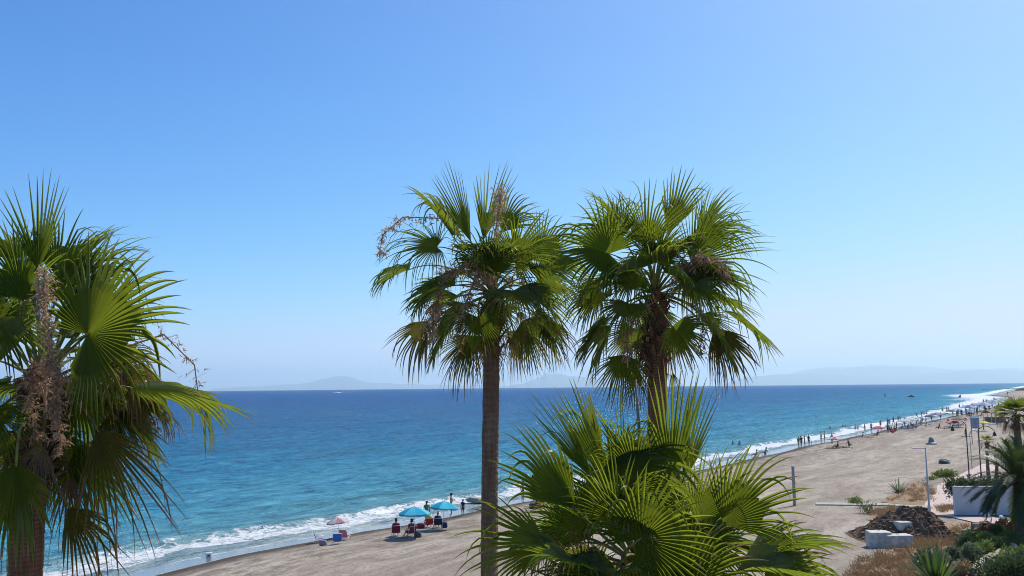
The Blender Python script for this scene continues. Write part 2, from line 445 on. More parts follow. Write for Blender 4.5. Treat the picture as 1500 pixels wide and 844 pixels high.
big_palm('tall slim fan palm at centre with a bare grey brown trunk and dry flower clusters', (722, 440), 16.0, (721, 760), .145, .158, M_TRUNK, MID, FILL, 3,
         flowers=[([(722, 430, -.2), (722, 370, -.5), (730, 310, -.6), (735, 275, -.6)], 95, .17, M_FLOWER),
                  ([(722, 420, -.3), (690, 380, -.7), (655, 400, -.8), (638, 450, -.7), (630, 490, -.7)], 130, .2, M_FLOWER),
                  ([(722, 410, -.1), (650, 320, -.3), (590, 318, -.3), (560, 345, -.3), (556, 372, -.3)], 60, .15, M_FLOWER),
                  ([(722, 420, -.3), (700, 400, -.9), (680, 450, -1), (670, 505, -.9)], 90, .18, M_FLOWERD),
                  ([(722, 420, .1), (760, 400, .3), (785, 430, .2), (795, 480, .2)], 70, .15, M_FLOWERD)])
RIGHT = [
    (948, 362, -.35, 96, -.1, 'c', 108, 58, .35, M_FRESH), (978, 345, .2, 70, .2, 'c', 122, 26, .2, M_FRESH), (905, 335, 0, 115, 0, 'u', 85, 90, .8, M_FRESH),
    (1020, 358, -.1, 48, 0, 'cr', 108, 62, .9, M_LEAF), (1014, 388, -.4, 6, -.2, 'c', 125, 105, .75, M_LEAF),
    (892, 372, -.35, 162, -.15, 'c', 100, 145, .8, M_LEAF), (905, 405, -.1, 200, .1, 'u', 90, 90, .9, M_LEAF),
    (1060, 455, -.2, -36, -.1, 'u', 112, 55, .7, M_LEAF), (1046, 480, -.2, -62, -.1, 'c', 105, 48, .55, M_OLD), (1040, 500, .1, -75, 0, 'c', 95, 30, .3, M_DEAD),
    (914, 520, -.45, -98, -.1, 'c', 84, 75, .5, M_LEAF), (985, 478, -.6, -50, -.3, 'c', 72, 85, .6, M_LEAF), (985, 545, .3, -82, 0, 'c', 75, 30, .3, M_DEAD), (1010, 400, -.5, -60, -.2, 'c', 85, 100, .7, M_LEAF), (930, 400, -.5, -130, -.2, 'c', 70, 100, .6, M_LEAF),
    (975, 400, -.6, -20, -.6, 'u', 78, 95, 1.2, M_LEAF), (1030, 340, .5, 28, .3, 'c', 100, 90, .8, M_LEAF), (915, 345, .5, 140, .4, 'c', 100, 90, .8, M_LEAF),
    (880, 425, .3, 215, .2, 'c', 85, 90, .7, M_LEAF), (1015, 430, .2, -12, .1, 'u', 120, 80, .9, M_LEAF), (935, 540, .1, -105, 0, 'c', 75, 40, .3, M_OLD),
    (960, 385, -.5, 80, -.3, 'c', 75, 100, .6, M_FRESH),
]
big_palm('fan palm with spreading crown whose reddish trunk rises behind the low bushy palm', (960, 440), 15.0, (957, 700), .15, .19, M_TRUNKR, RIGHT, FILL, 5, boots=90, boot_len=1.3,
         flowers=[([(962, 430, -.2), (1000, 390, -.6), (1030, 375, -.8), (1055, 385, -.8), (1065, 415, -.7)], 110, .17, M_FLOWER),
                  ([(962, 440, -.3), (930, 460, -.6), (920, 490, -.6), (918, 530, -.6)], 70, .13, M_FLOWERD),
                  ([(962, 430, .1), (1010, 420, .3), (1030, 470, .2), (1025, 520, .2)], 60, .13, M_FLOWERD)])
LEFT = [
    (56, 395, 0, 92, .05, 'c', 150, 34, .22, M_LEAF), (118, 415, .3, 52, .1, 'l', 135, 60, .95, M_LEAF), (128, 490, -.5, 28, -.15, 'c', 165, 140, .7, M_FRESH),
    (150, 530, .1, 12, .2, 'u', 115, 120, 2.2, M_OLD), (190, 568, -.2, -7, .1, 'u', 180, 70, .8, M_FRESH), (142, 628, -.4, -56, -.1, 'c', 205, 44, .4, M_OLD),
    (100, 742, -.2, -50, 0, 'c', 140, 42, .4, M_OLD), (24, 680, -.7, -82, -.15, 'c', 138, 62, .35, M_LEAF), (-18, 480, .2, 120, .2, 'c', 130, 120, .6, M_LEAF),
    (-10, 465, -.5, -42, -.4, 'u', 125, 70, .9, M_FRESH), (20, 380, .3, 130, .2, 'u', 120, 80, 1.0, M_FRESH), (82, 630, .3, -75, 0, 'c', 130, 60, .4, M_LEAF),
    (95, 440, .6, 100, .3, 'c', 110, 90, .6, M_LEAF), (15, 560, -.1, 200, -.3, 'u', 130, 90, 1, M_LEAF), (30, 440, .1, 85, -.1, 'c', 120, 80, .7, M_LEAF),
    (100, 700, .15, -70, 0, 'c', 135, 45, .3, M_DEAD), (10, 740, .1, -95, 0, 'c', 110, 60, .3, M_DEAD), (-15, 600, -.5, -60, -.2, 'c', 140, 80, .7, M_LEAF),
    (140, 590, .3, -35, .2, 'u', 120, 90, 1.0, M_LEAF), (165, 560, -.1, -20, -.3, 'u', 95, 110, 2.4, M_OLD), (175, 545, .0, -35, -.1, 'u', 105, 110, 2.6, M_DEAD), (60, 650, -.5, -95, -.2, 'c', 110, 50, .5, M_DEAD), (160, 470, .7, 40, .4, 'c', 95, 90, .8, M_LEAF),
    (128, 440, .4, 62, .2, 'cl', 125, 90, .9, M_LEAF), (112, 565, .2, -18, .15, 'c', 140, 115, 1.2, M_LEAF), (165, 600, .2, -62, .1, 'c', 110, 60, .6, M_OLD), (40, 650, .1, -100, .1, 'c', 130, 70, .4, M_OLD),
    (84, 405, .3, 74, .2, 'c', 120, 60, .5, M_LEAF), (95, 420, .2, 60, .1, 'u', 130, 80, .9, M_FRESH), (30, 420, .2, 108, .2, 'c', 125, 60, .5, M_LEAF), (150, 455, .4, 50, .2, 'u', 110, 90, 1.0, M_FRESH),
    (120, 650, .3, -70, .1, 'c', 150, 50, .4, M_LEAF), (30, 500, .4, 150, .3, 'c', 130, 110, .7, M_LEAF), (200, 585, .1, -30, .1, 'u', 95, 100, 1.8, M_OLD), (135, 520, .5, 5, .4, 'c', 110, 110, 1.0, M_LEAF),
]
big_palm('large fan palm at the left edge with thick ringed trunk and dry flowers', (62, 580), 10.0, (45, 844), .17, .19, M_TRUNKR, LEFT, FILL[:10] + [(185, -30, M_LEAF, 30, .6), (200, 30, M_LEAF, 30, .8), (225, -40, M_OLD, 30, .6)], 8, boots=120, boot_len=1.1,
         petlen=.8, fillR=.95,
         flowers=[([(66, 590, -.5), (72, 500, -.75), (64, 430, -.8), (66, 395, -.7)], 130, .11, M_FLOWER, .006),
                  ([(66, 520, -.6), (88, 545, -.8), (80, 600, -.9), (92, 660, -.8)], 110, .13, M_FLOWERD, .0065),
                  ([(66, 580, -.2), (150, 520, -.2), (240, 490, -.1), (285, 535, -.1), (290, 575, -.1)], 34, .13, M_FLOWERD, .0045),
                  ([(66, 580, -.2), (140, 540, .2), (200, 570, .2), (228, 620, .2)], 75, .13, M_FLOWERD),
                  ([(66, 590, -.3), (50, 530, -.6), (45, 560, -.7), (50, 640, -.6)], 80, .14, M_FLOWERD)])
LOW = [
    (872, 705, -.1, 122, .05, 'cl', 160, 15, .15, M_FRESH), (886, 700, .1, 106, .1, 'cl', 158, 19, .18, M_FRESH), (984, 712, -.15, 88, .05, 'c', 182, 24, .1, M_FRESH), (915, 690, .15, 96, .1, 'c', 120, 30, .3, M_FRESH),
    (1000, 708, .1, 80, .12, 'cr', 165, 22, .25, M_LEAF), (1060, 768, -.2, 48, -.1, 'c', 140, 62, .75, M_FRESH), (1090, 818, -.1, 20, -.1, 'u', 155, 48, .45, M_LEAF),
    (938, 790, -.75, 40, -.25, 'c', 105, 150, .4, M_FRESH), (805, 806, -.4, 168, -.2, 'cu', 138, 52, .65, M_FRESH), (862, 765, -.1, 148, .1, 'c', 98, 75, .35, M_LEAF),
    (882, 690, -.2, 8, -.3, 'cu', 175, 62, 1.7, M_FRESH), (1078, 838, -.5, 8, -.3, 'u', 150, 60, .8, M_FRESH), (850, 835, -.6, 150, -.4, 'u', 120, 80, .8, M_LEAF),
    (900, 735, .3, 100, .2, 'c', 120, 80, .6, M_LEAF), (960, 740, .4, 70, .3, 'c', 120, 80, .6, M_LEAF), (1020, 790, .2, 30, .2, 'c', 120, 90, .6, M_LEAF),
    (905, 838, -.6, 200, -.5, 'u', 105, 100, .9, M_LEAF), (985, 845, -.6, -30, -.4, 'u', 110, 100, .8, M_LEAF), (860, 790, .3, 120, .3, 'c', 110, 85, .6, M_LEAF),
    (930, 700, -.15, 95, -.05, 'c', 95, 60, .9, M_FRESH), (840, 845, -.1, -150, -.2, 'c', 90, 60, .4, M_DEAD), (1030, 850, -.2, -50, -.2, 'c', 100, 70, .5, M_OLD),
    (842, 745, -.25, 128, 0, 'cl', 150, 40, .5, M_FRESH), (905, 765, -.5, 95, -.2, 'c', 110, 70, .5, M_FRESH), (1020, 765, -.1, 70, -.1, 'c', 125, 45, .5, M_FRESH),
    (915, 720, -.5, -40, -.6, 'cu', 95, 80, 1.1, M_FRESH), (870, 855, -.3, 160, -.2, 'cu', 110, 70, .8, M_LEAF), (895, 850, -.7, -120, -.3, 'c', 100, 100, .5, M_LEAF),
    (1000, 860, -.6, 20, -.4, 'c', 120, 100, .8, M_LEAF), (960, 835, -.6, -60, -.4, 'c', 100, 110, .6, M_LEAF), (1120, 860, -.3, 25, -.2, 'cu', 120, 60, .8, M_FRESH), (860, 870, -.4, 130, -.2, 'c', 110, 90, .5, M_OLD),
    (1060, 800, .3, -10, .2, 'u', 110, 90, .8, M_LEAF), (830, 780, .4, 165, .3, 'c', 95, 90, .7, M_LEAF), (985, 800, .4, 60, .3, 'c', 110, 100, .5, M_LEAF),
]
LOW = [f if len(f) > 10 else f + (c_(fuse=.41),) for f in LOW]
low = big_palm('low bushy fan palm at the bottom centre in front of the two taller palms', (940, 850), 8.0, (940, 980), .16, .2, M_TRUNKR, LOW,
               [(70, 50, M_LEAF, 10, .6), (110, 40, M_LEAF, 15, .7), (40, 15, M_LEAF, 25, .9), (140, 20, M_LEAF, 30, .9), (90, 5, M_LEAF, 35, .8), (20, -25, M_OLD, 30, .7),
                (160, -25, M_OLD, 30, .7), (270, -40, M_OLD, 30, .5), (220, -45, M_DEAD, 30, .5), (320, -45, M_DEAD, 30, .5)], 11, petlen=.65, fillR=.9)
s = MB(); O = np.array(low.location)
s.tube([P(939, 850, 8.0) - O, P(938, 700, 8.05) - O, P(936, 620, 8.1) - O, P(931, 556, 8.1) - O], [.022, .018, .014, .009], 7)
s.build('bare_stalk', plain((.22, .19, .16), .8, .3, 25), low, smooth=True)

# ------------------------------------------------------------------ feather palms and a small fan palm on the right
def feather(root, C, az, el, L, droop, mat, seed, nl=84, leaf=.46):
    r_ = np.random.default_rng(seed); O = np.array(root.location)
    d = np.array([math.cos(az) * math.cos(el), math.sin(az) * math.cos(el), math.sin(el)]); p = np.asarray(C) - O
    pts = [p]; K = 16
    for k in range(K):
        d = unit(d + DOWN * droop * (.4 + 1.3 * k / K) / K); p = p + d * L / K; pts.append(p)
    PA = np.array(pts); T = np.linspace(0, 1, K + 1)
    V = []; FA = []; AL = []; SG = []
    for i in range(nl):
        t = .1 + .9 * i / (nl - 1); q = np.array([np.interp(t, T, PA[:, k]) for k in range(3)])
        t2 = min(1, t + .04); tg = unit(np.array([np.interp(t2, T, PA[:, k]) for k in range(3)]) - np.array([np.interp(t2 - .06, T, PA[:, k]) for k in range(3)]))
        side = unit(np.cross(tg, [0, 0, 1.0])); up = np.cross(side, tg)
        for s_ in (-1, 1):
            dd = unit(tg * (.75 + .5 * t) + side * s_ * 1.0 + up * .45 + r_.normal(0, .12, 3)); ll = leaf * (.45 + 1.1 * math.sin(min(1, t + .12) * 2.6)) * r_.uniform(.85, 1.1)
            W = unit(np.cross(dd, up)) * .026; a = q.copy(); b = len(V); 
            for k in range(4):
                w = W * (1 - k / 3.2); V += [a - w, a + w]; AL += [k / 3] * 2; SG += [r_.uniform()] * 2
                dd = unit(dd + DOWN * .16); a = a + dd * ll / 3
            FA += [(b, b + 1, b + 3, b + 2), (b + 2, b + 3, b + 5, b + 4), (b + 4, b + 5, b + 7, b + 6)]
    m = MB(); m.v = [tuple(q) for q in V]; m.f = FA; m.m = [0] * len(FA)
    fr = m.build('frond', mat, root, attrs={'along': AL, 'seg': SG})
    s = MB(); s.tube(pts, list(np.linspace(.035, .008, K + 1)), 5, flat=.6); s.build('midrib', M_PET, fr, smooth=True)
g = G(1499, 792); dP = g[1]
dp = dP
Cp = P(1495, 708, dp)
root = thing('palm_tree', g, 'dark feather palm with arching fronds and a stout trunk in front of the white wall', 'palm tree', 'feather palms by the promenade')
palm_trunk(root, Cp, g, .30, .42, M_TRUNK, 90, .9, 21, 1.6)
r_ = np.random.default_rng(5)
for i in range(46):
    az = rad(i * 137.5 + 8); k = (i % 23) / 22; el = rad(82 - 112 * k + r_.normal(0, 5))
    feather(root, Cp + np.array([math.cos(az) * .18, math.sin(az) * .18, .1]), az, el, 3.1 * r_.uniform(.85, 1.1) * (1 if k > .2 else .8), .9 + .9 * k, M_FEATHER, i)
for px, py, L, el, dr, az in ((1478, 735, 2.6, 8, 2.0, 195), (1480, 712, 3.0, 5, .9, 185), (1478, 704, 3.0, 18, 1.2, 172)):
    feather(root, P(1488, 712, dp), rad(az), rad(el), L, dr, M_FEATHER, px)
def small_fan_palm(px, py, bx, by, dist, label, rt, R, n=26, seed=0, green=.62):
    g = G(bx, by) if dist is None else None
    if g is None:
        C = P(px, py, dist); g = np.array([C[0] + .1, C[1], float(height(C[0], C[1]))])
    C = P(px, py, g[1])
    root = thing('palm_tree', g, label, 'palm tree', 'small fan palms by the promenade')
    palm_trunk(root, C, g, rt, rt * 1.2, M_TRUNK, 40, .9, seed, 1.4)
    for i in range(n):
        a = rad(i * 137.5 + seed); k = i / (n - 1); e = rad(80 - 135 * k); dr = np.array([math.cos(a) * math.cos(e), math.sin(a) * math.cos(e), math.sin(e)])
        e2 = e - .35; ax = np.array([math.cos(a) * math.cos(e2), math.sin(a) * math.cos(e2), math.sin(e2)])
        nn = np.array([-math.cos(a) * math.sin(e2), -math.sin(a) * math.sin(e2), math.cos(e2)])
        add_frond(root, C, C + dr * R * .8, ax, nn, R, 95, .7, (M_LEAF if k < green else M_DEAD), seed * 50 + i, n=22)
small_fan_palm(1488, 611, 0, 0, 60, 'small fan palm with shaggy brown skirt rising above the feather palm', .2, .92, 40, 31, .55)
# ------------------------------------------------------------------ sky, sun, haze, render settings
SUN_EL, SUN_AZ = rad(52), rad(46)           # azimuth clockwise from the view direction
w = bpy.data.worlds.new('World'); SC.world = w; w.use_nodes = True
nt = w.node_tree; nt.nodes.clear(); n = N(nt)
sky = n('ShaderNodeTexSky', sky_type='NISHITA', sun_disc=False, sun_elevation=SUN_EL, sun_rotation=SUN_AZ, altitude=0, air_density=.61, dust_density=.75, ozone_density=4.4)
hs = n('ShaderNodeHueSaturation', ins={'Saturation': 1.27, 'Hue': .5, 'Color': sky.outputs[0]})
sp_ = n('ShaderNodeSeparateColor', ins={'Color': hs.outputs[0]}); cb_ = n('ShaderNodeCombineColor')
for k_, lim in enumerate((3.35, 3.75, 4.75)):          # the bright band low in the sky levels off
    q_ = n.math('POWER', n.math('ADD', 1.0, n.math('POWER', n.math('DIVIDE', sp_.outputs[k_], lim), 6.0)), -1 / 6)
    nt.links.new(n.math('MULTIPLY', sp_.outputs[k_], q_), cb_.inputs[k_])
bg = n('ShaderNodeBackground', ins={'Color': cb_.outputs[0], 'Strength': .148})
wo = n('ShaderNodeOutputWorld'); nt.links.new(bg.outputs[0], wo.inputs[0])
ld = bpy.data.lights.new('sun', 'SUN'); ld.energy = 3.3; ld.angle = rad(.53); ld.color = (1, .95, .87)
lo = bpy.data.objects.new('sun', ld); COL.objects.link(lo)
sd_ = Vector((math.sin(SUN_AZ) * math.cos(SUN_EL), math.cos(SUN_AZ) * math.cos(SUN_EL), math.sin(SUN_EL)))
lo.rotation_euler = sd_.to_track_quat('Z', 'Y').to_euler(); lo.location = (30, 30, 60)
SC.view_settings.view_transform = 'Standard'; SC.view_settings.look = 'None'; SC.view_settings.exposure = .6; SC.view_settings.gamma = 1
SC.view_settings.use_curve_mapping = False
SC.cycles.use_denoising = True; SC.cycles.filter_width = 1.0
SC.cycles.max_bounces = 8; SC.cycles.diffuse_bounces = 3; SC.cycles.glossy_bounces = 2; SC.cycles.transmission_bounces = 4; SC.cycles.volume_bounces = 1
SC.cycles.transparent_max_bounces = 8; SC.cycles.sample_clamp_indirect = 6; SC.cycles.use_adaptive_sampling = True; SC.cycles.adaptive_threshold = .015
SC.cycles.caustics_reflective = False; SC.cycles.caustics_refractive = False

def grid_mesh(name, U, W, fn, mat, attrs=None, smooth=True, parent=None):
    """a sheet over the shore frame: U along the shore, W across"""
    UU, WW = np.meshgrid(U, W, indexing='ij'); X, Y, Z, at = fn(UU, WW)
    nu, nw = UU.shape
    v = np.stack([X.ravel(), Y.ravel(), Z.ravel()], 1).astype(np.float32)
    i = np.arange((nu - 1) * (nw - 1)); a = (i // (nw - 1)) * nw + i % (nw - 1)
    q = np.stack([a, a + nw, a + nw + 1, a + 1], 1)
    me = bpy.data.meshes.new(name); me.vertices.add(len(v)); me.vertices.foreach_set('co', v.ravel())
    me.loops.add(q.size); me.loops.foreach_set('vertex_index', q.ravel().astype(np.int32))
    me.polygons.add(len(q)); me.polygons.foreach_set('loop_start', (np.arange(len(q)) * 4).astype(np.int32))
    me.polygons.foreach_set('loop_total', np.full(len(q), 4, np.int32))
    me.update(calc_edges=True); me.validate()
    me.polygons.foreach_set('use_smooth', [smooth] * len(q))
    for k, z in at.items():
        t = me.attributes.new(k, 'FLOAT', 'POINT'); t.data.foreach_set('value', z.ravel().astype(np.float32))
    me.materials.append(mat)
    return link(name, me, parent)
def grow(a, b, d0, g, cap=1e9):
    o = [a]; d = d0
    while o[-1] < b: o.append(o[-1] + d); d = min(d * g, cap)
    return np.array(o)
def uv_xy(U, V): return U * SU[0] + V * SV[0], U * SU[1] + V * SV[1]
def fbm(U, V, fr, seed, oct=4):
    """cheap smooth noise from sines with random directions"""
    r_ = np.random.default_rng(seed); o = np.zeros_like(U); amp = 1; tot = 0
    for k in range(oct):
        for j in range(4):
            th = r_.uniform(0, 6.28); f = fr * 2 ** k * r_.uniform(.7, 1.4)
            o += amp * np.sin(f * (math.cos(th) * U + math.sin(th) * V) + r_.uniform(0, 6.28)) / 4
        tot += amp; amp *= .55
    return o / tot

# ------------------------------------------------------------------ sea
TURN = math.atan2(SU[1], SU[0])
def sea_material():
    m, nt, out = newmat('sea_water'); n = N(nt)
    off = n.attr('offshore'); al = n.attr('along_shore')
    cv = nt.nodes.new('ShaderNodeCombineXYZ'); nt.links.new(al, cv.inputs[0]); nt.links.new(off, cv.inputs[1]); uv = cv.outputs[0]
    mp = lambda sc: (lambda q: (q.inputs['Scale'].__setattr__('default_value', sc), nt.links.new(uv, q.inputs[0]), q.outputs[0])[2])(nt.nodes.new('ShaderNodeMapping'))
    big = n.noise(mp((.010, .045, 1)), 1, 5, .6, .4)
    mid = n.noise(mp((.06, .30, 1)), 1, 5, .6, .5)
    lo = n.math('LOGARITHM', n.math('MAXIMUM', off, 1.0), 10.0)
    lo = n.math('ADD', lo, n.math('MULTIPLY', n.math('SUBTRACT', big, .5), .55))
    lo = n.math('ADD', lo, n.math('MULTIPLY', n.math('SUBTRACT', mid, .5), .25))
    col = n.ramp(n.math('MULTIPLY', lo, .25), [(0.0, (.24, .33, .35)), (.2, (.10, .28, .34)), (.31, (.042, .245, .36)), (.43, (.014, .180, .32)), (.54, (.004, .112, .255)), (.70, (.002, .078, .235)), (1, (.002, .060, .18))])
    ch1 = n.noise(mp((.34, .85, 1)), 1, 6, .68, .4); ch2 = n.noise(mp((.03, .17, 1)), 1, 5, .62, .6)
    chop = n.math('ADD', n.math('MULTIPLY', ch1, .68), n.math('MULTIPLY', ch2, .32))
    col = n.mix(n.smooth(chop, .40, .50), n.mix(1.0, col, (.40, .52, .62), 'MULTIPLY'), col)  # shaded side of the ripples painted into the water colour
    col = n.mix(n.math('MULTIPLY', n.smooth(chop, .51, .62), .75), col, n.mix(1.0, col, (2.2, 1.65, 1.45), 'MULTIPLY'))  # bright side of the ripples painted in as lighter water
    sw = n.noise(mp((.02, .23, 1)), 1, 3, .5, .3); shal = n.math('MULTIPLY', n.smooth(off, 6, 14), n.math('SUBTRACT', 1.0, n.smooth(off, 60, 130)))
    col = n.mix(n.math('MULTIPLY', n.math('MULTIPLY', n.smooth(sw, .54, .66), shal), .7), col, n.mix(1.0, col, (.55, .80, .72), 'MULTIPLY'))
    # foam: a torn edge where the waves run up, breaker lines, whitecaps
    e1 = n.noise(mp((.16, .12, 1)), 1, 4, .6); f1 = n.noise(mp((.75, 1.4, 1)), 1, 6, .68, .8); f2 = n.noise(mp((2.6, 3.6, 1)), 1, 5, .7, .4)
    far = n.smooth(al, 170, 520)
    o2 = n.math('DIVIDE', off, n.math('ADD', 1.0, n.math('MULTIPLY', far, 2.6)))
    o2 = n.math('ADD', o2, n.math('MULTIPLY', n.math('SUBTRACT', e1, .5), 6.0))
    br = n.attr('breaker')
    band = n.math('MULTIPLY', n.smooth(o2, .8, 2.0), n.math('SUBTRACT', 1.0, n.smooth(o2, 3.6, 6.2)))
    band = n.math('MAXIMUM', band, br)
    lace = n.math('ADD', n.math('MULTIPLY', f1, .62), n.math('MULTIPLY', f2, .38))
    th = n.math('SUBTRACT', .74, n.math('MULTIPLY', band, n.math('ADD', .335, n.math('MULTIPLY', n.smooth(al, 90, 200), .14))))
    foam = n.smooth(lace, th, n.math('ADD', th, .09))
    cap = n.noise(mp((.11, .42, 1)), 1, 6, .62, .6); capg = n.noise(mp((.012, .03, 1)), 1, 3)
    cth = n.math('SUBTRACT', .765, n.math('MULTIPLY', capg, .09))
    caps = n.math('MULTIPLY', n.smooth(cap, cth, n.math('ADD', cth, .02)), n.smooth(off, 25, 70))
    foam = n.math('MAXIMUM', foam, n.math('MULTIPLY', caps, .9))
    col = n.mix(n.math('MULTIPLY', foam, .93), col, (.80, .82, .83))
    # ripples
    w1 = n.noise(mp((.35, 1.1, 1)), 1, 7, .62, .3); w2 = n.noise(mp((1.8, 4.2, 1)), 1, 5, .6)
    w3 = n.noise(mp((.03, .14, 1)), 1, 5, .6)
    b1 = n.bump(w3, 1.0, 4.0); b2 = n.bump(w1, 1.0, 1.1, b1); b3 = n.bump(w2, .9, .18, b2); b4 = n.bump(foam, .5, .12, b3)
    rough = n.math('ADD', .17, n.math('MULTIPLY', foam, .5))
    df = n('ShaderNodeBsdfDiffuse', ins={'Color': col, 'Normal': b4}); gl = n('ShaderNodeBsdfGlossy', ins={'Color': (1, 1, 1, 1), 'Roughness': rough, 'Normal': b4})
    # waves facing the viewer keep the mean reflection of a rough sea low, even near the horizon
    fr = n('ShaderNodeFresnel', ins={'IOR': 1.33, 'Normal': b4})
    fac = n.math('MULTIPLY', n.math('ADD', .035, n.math('MULTIPLY', n.math('MINIMUM', fr.outputs[0], .5), .11)), n.math('SUBTRACT', 1.0, foam))
    x = n('ShaderNodeMixShader', ins={0: fac, 1: df.outputs[0], 2: gl.outputs[0]})
    nt.links.new(x.outputs[0], out.inputs[0]); return m
def sea_fn(U, Wd):
    V = shore_v(U) + Wd
    X, Y = uv_xy(U, V); R = np.hypot(X, Y)
    amp = np.clip(Wd / 12, 0, 1) * np.clip(1.6 - np.log10(np.maximum(R, 1)) / 2.6, .05, 1)
    ph = fbm(U, Wd, .035, 3, 3) * 2.6
    Z = amp * (.16 * np.sin(Wd * .42 + ph) + .10 * np.sin(Wd * .9 + U * .22 + ph * 1.4) + .06 * np.sin(Wd * 1.7 - U * .5 + ph * 2))
    Z += amp * .10 * fbm(U, Wd, .6, 9, 3)
    near = np.clip(1 - (U - 500) / 500, 0, 1)
    s0 = 5.2 + 2.2 * fbm(U, U * 0, .05, 5, 2) + .7 * fbm(U, U * 0, .3, 15, 2)
    A = (.34 + .24 * fbm(U, U * 0, .09, 6, 3)) * near
    x = Wd - s0; prof = np.where(x < 0, np.exp(-(x / .55) ** 2), np.exp(-(x / 1.7) ** 2))
    Z += A * prof + .05 * near * prof * fbm(U, Wd, 3.0, 17, 3)
    s1 = 15 + 3 * fbm(U, U * 0, .04, 25, 2); A1 = np.clip(.30 * fbm(U, U * 0, .06, 26, 3), 0, 1) * near
    x1 = Wd - s1; prof1 = np.where(x1 < 0, np.exp(-(x1 / .7) ** 2), np.exp(-(x1 / 2.2) ** 2)); Z += A1 * prof1
    brk = np.exp(-((Wd - s0 + .5) / 1.1) ** 2) * np.clip(A / .5, 0, 1) + np.exp(-((Wd - s1 + .3) / .7) ** 2) * np.clip(A1 / .16 - .5, 0, 1)
    brk *= (.75 + .5 * fbm(U, U * 0, .5, 33, 3))
    # far bar breaking off the spit
    fb = np.clip(1 - ((U - 760) / 260) ** 2, 0, 1); brk += .85 * fb * np.exp(-((Wd - 16 - 10 * fbm(U, Wd, .02, 41, 3)) / 22) ** 2)
    Z -= np.clip((2.2 - Wd) / 3, 0, 2) * .04
    Z -= R * R / (2 * 6.37e6)
    return X, Y, Z, {'offshore': Wd, 'along_shore': U, 'breaker': np.clip(brk, 0, 1)}
U = np.concatenate([np.arange(-40, 25, 1.2), grow(25, 21000, .33, 1.0068)])
Wd = np.concatenate([np.arange(-3.0, 14, .17), grow(14, 21000, .22, 1.026)])
Uneg = -grow(40, 3000, 2, 1.15)[::-1]
tag(grid_mesh('sea', np.concatenate([Uneg[:-1], U]), Wd, sea_fn, sea_material()), kind='structure')

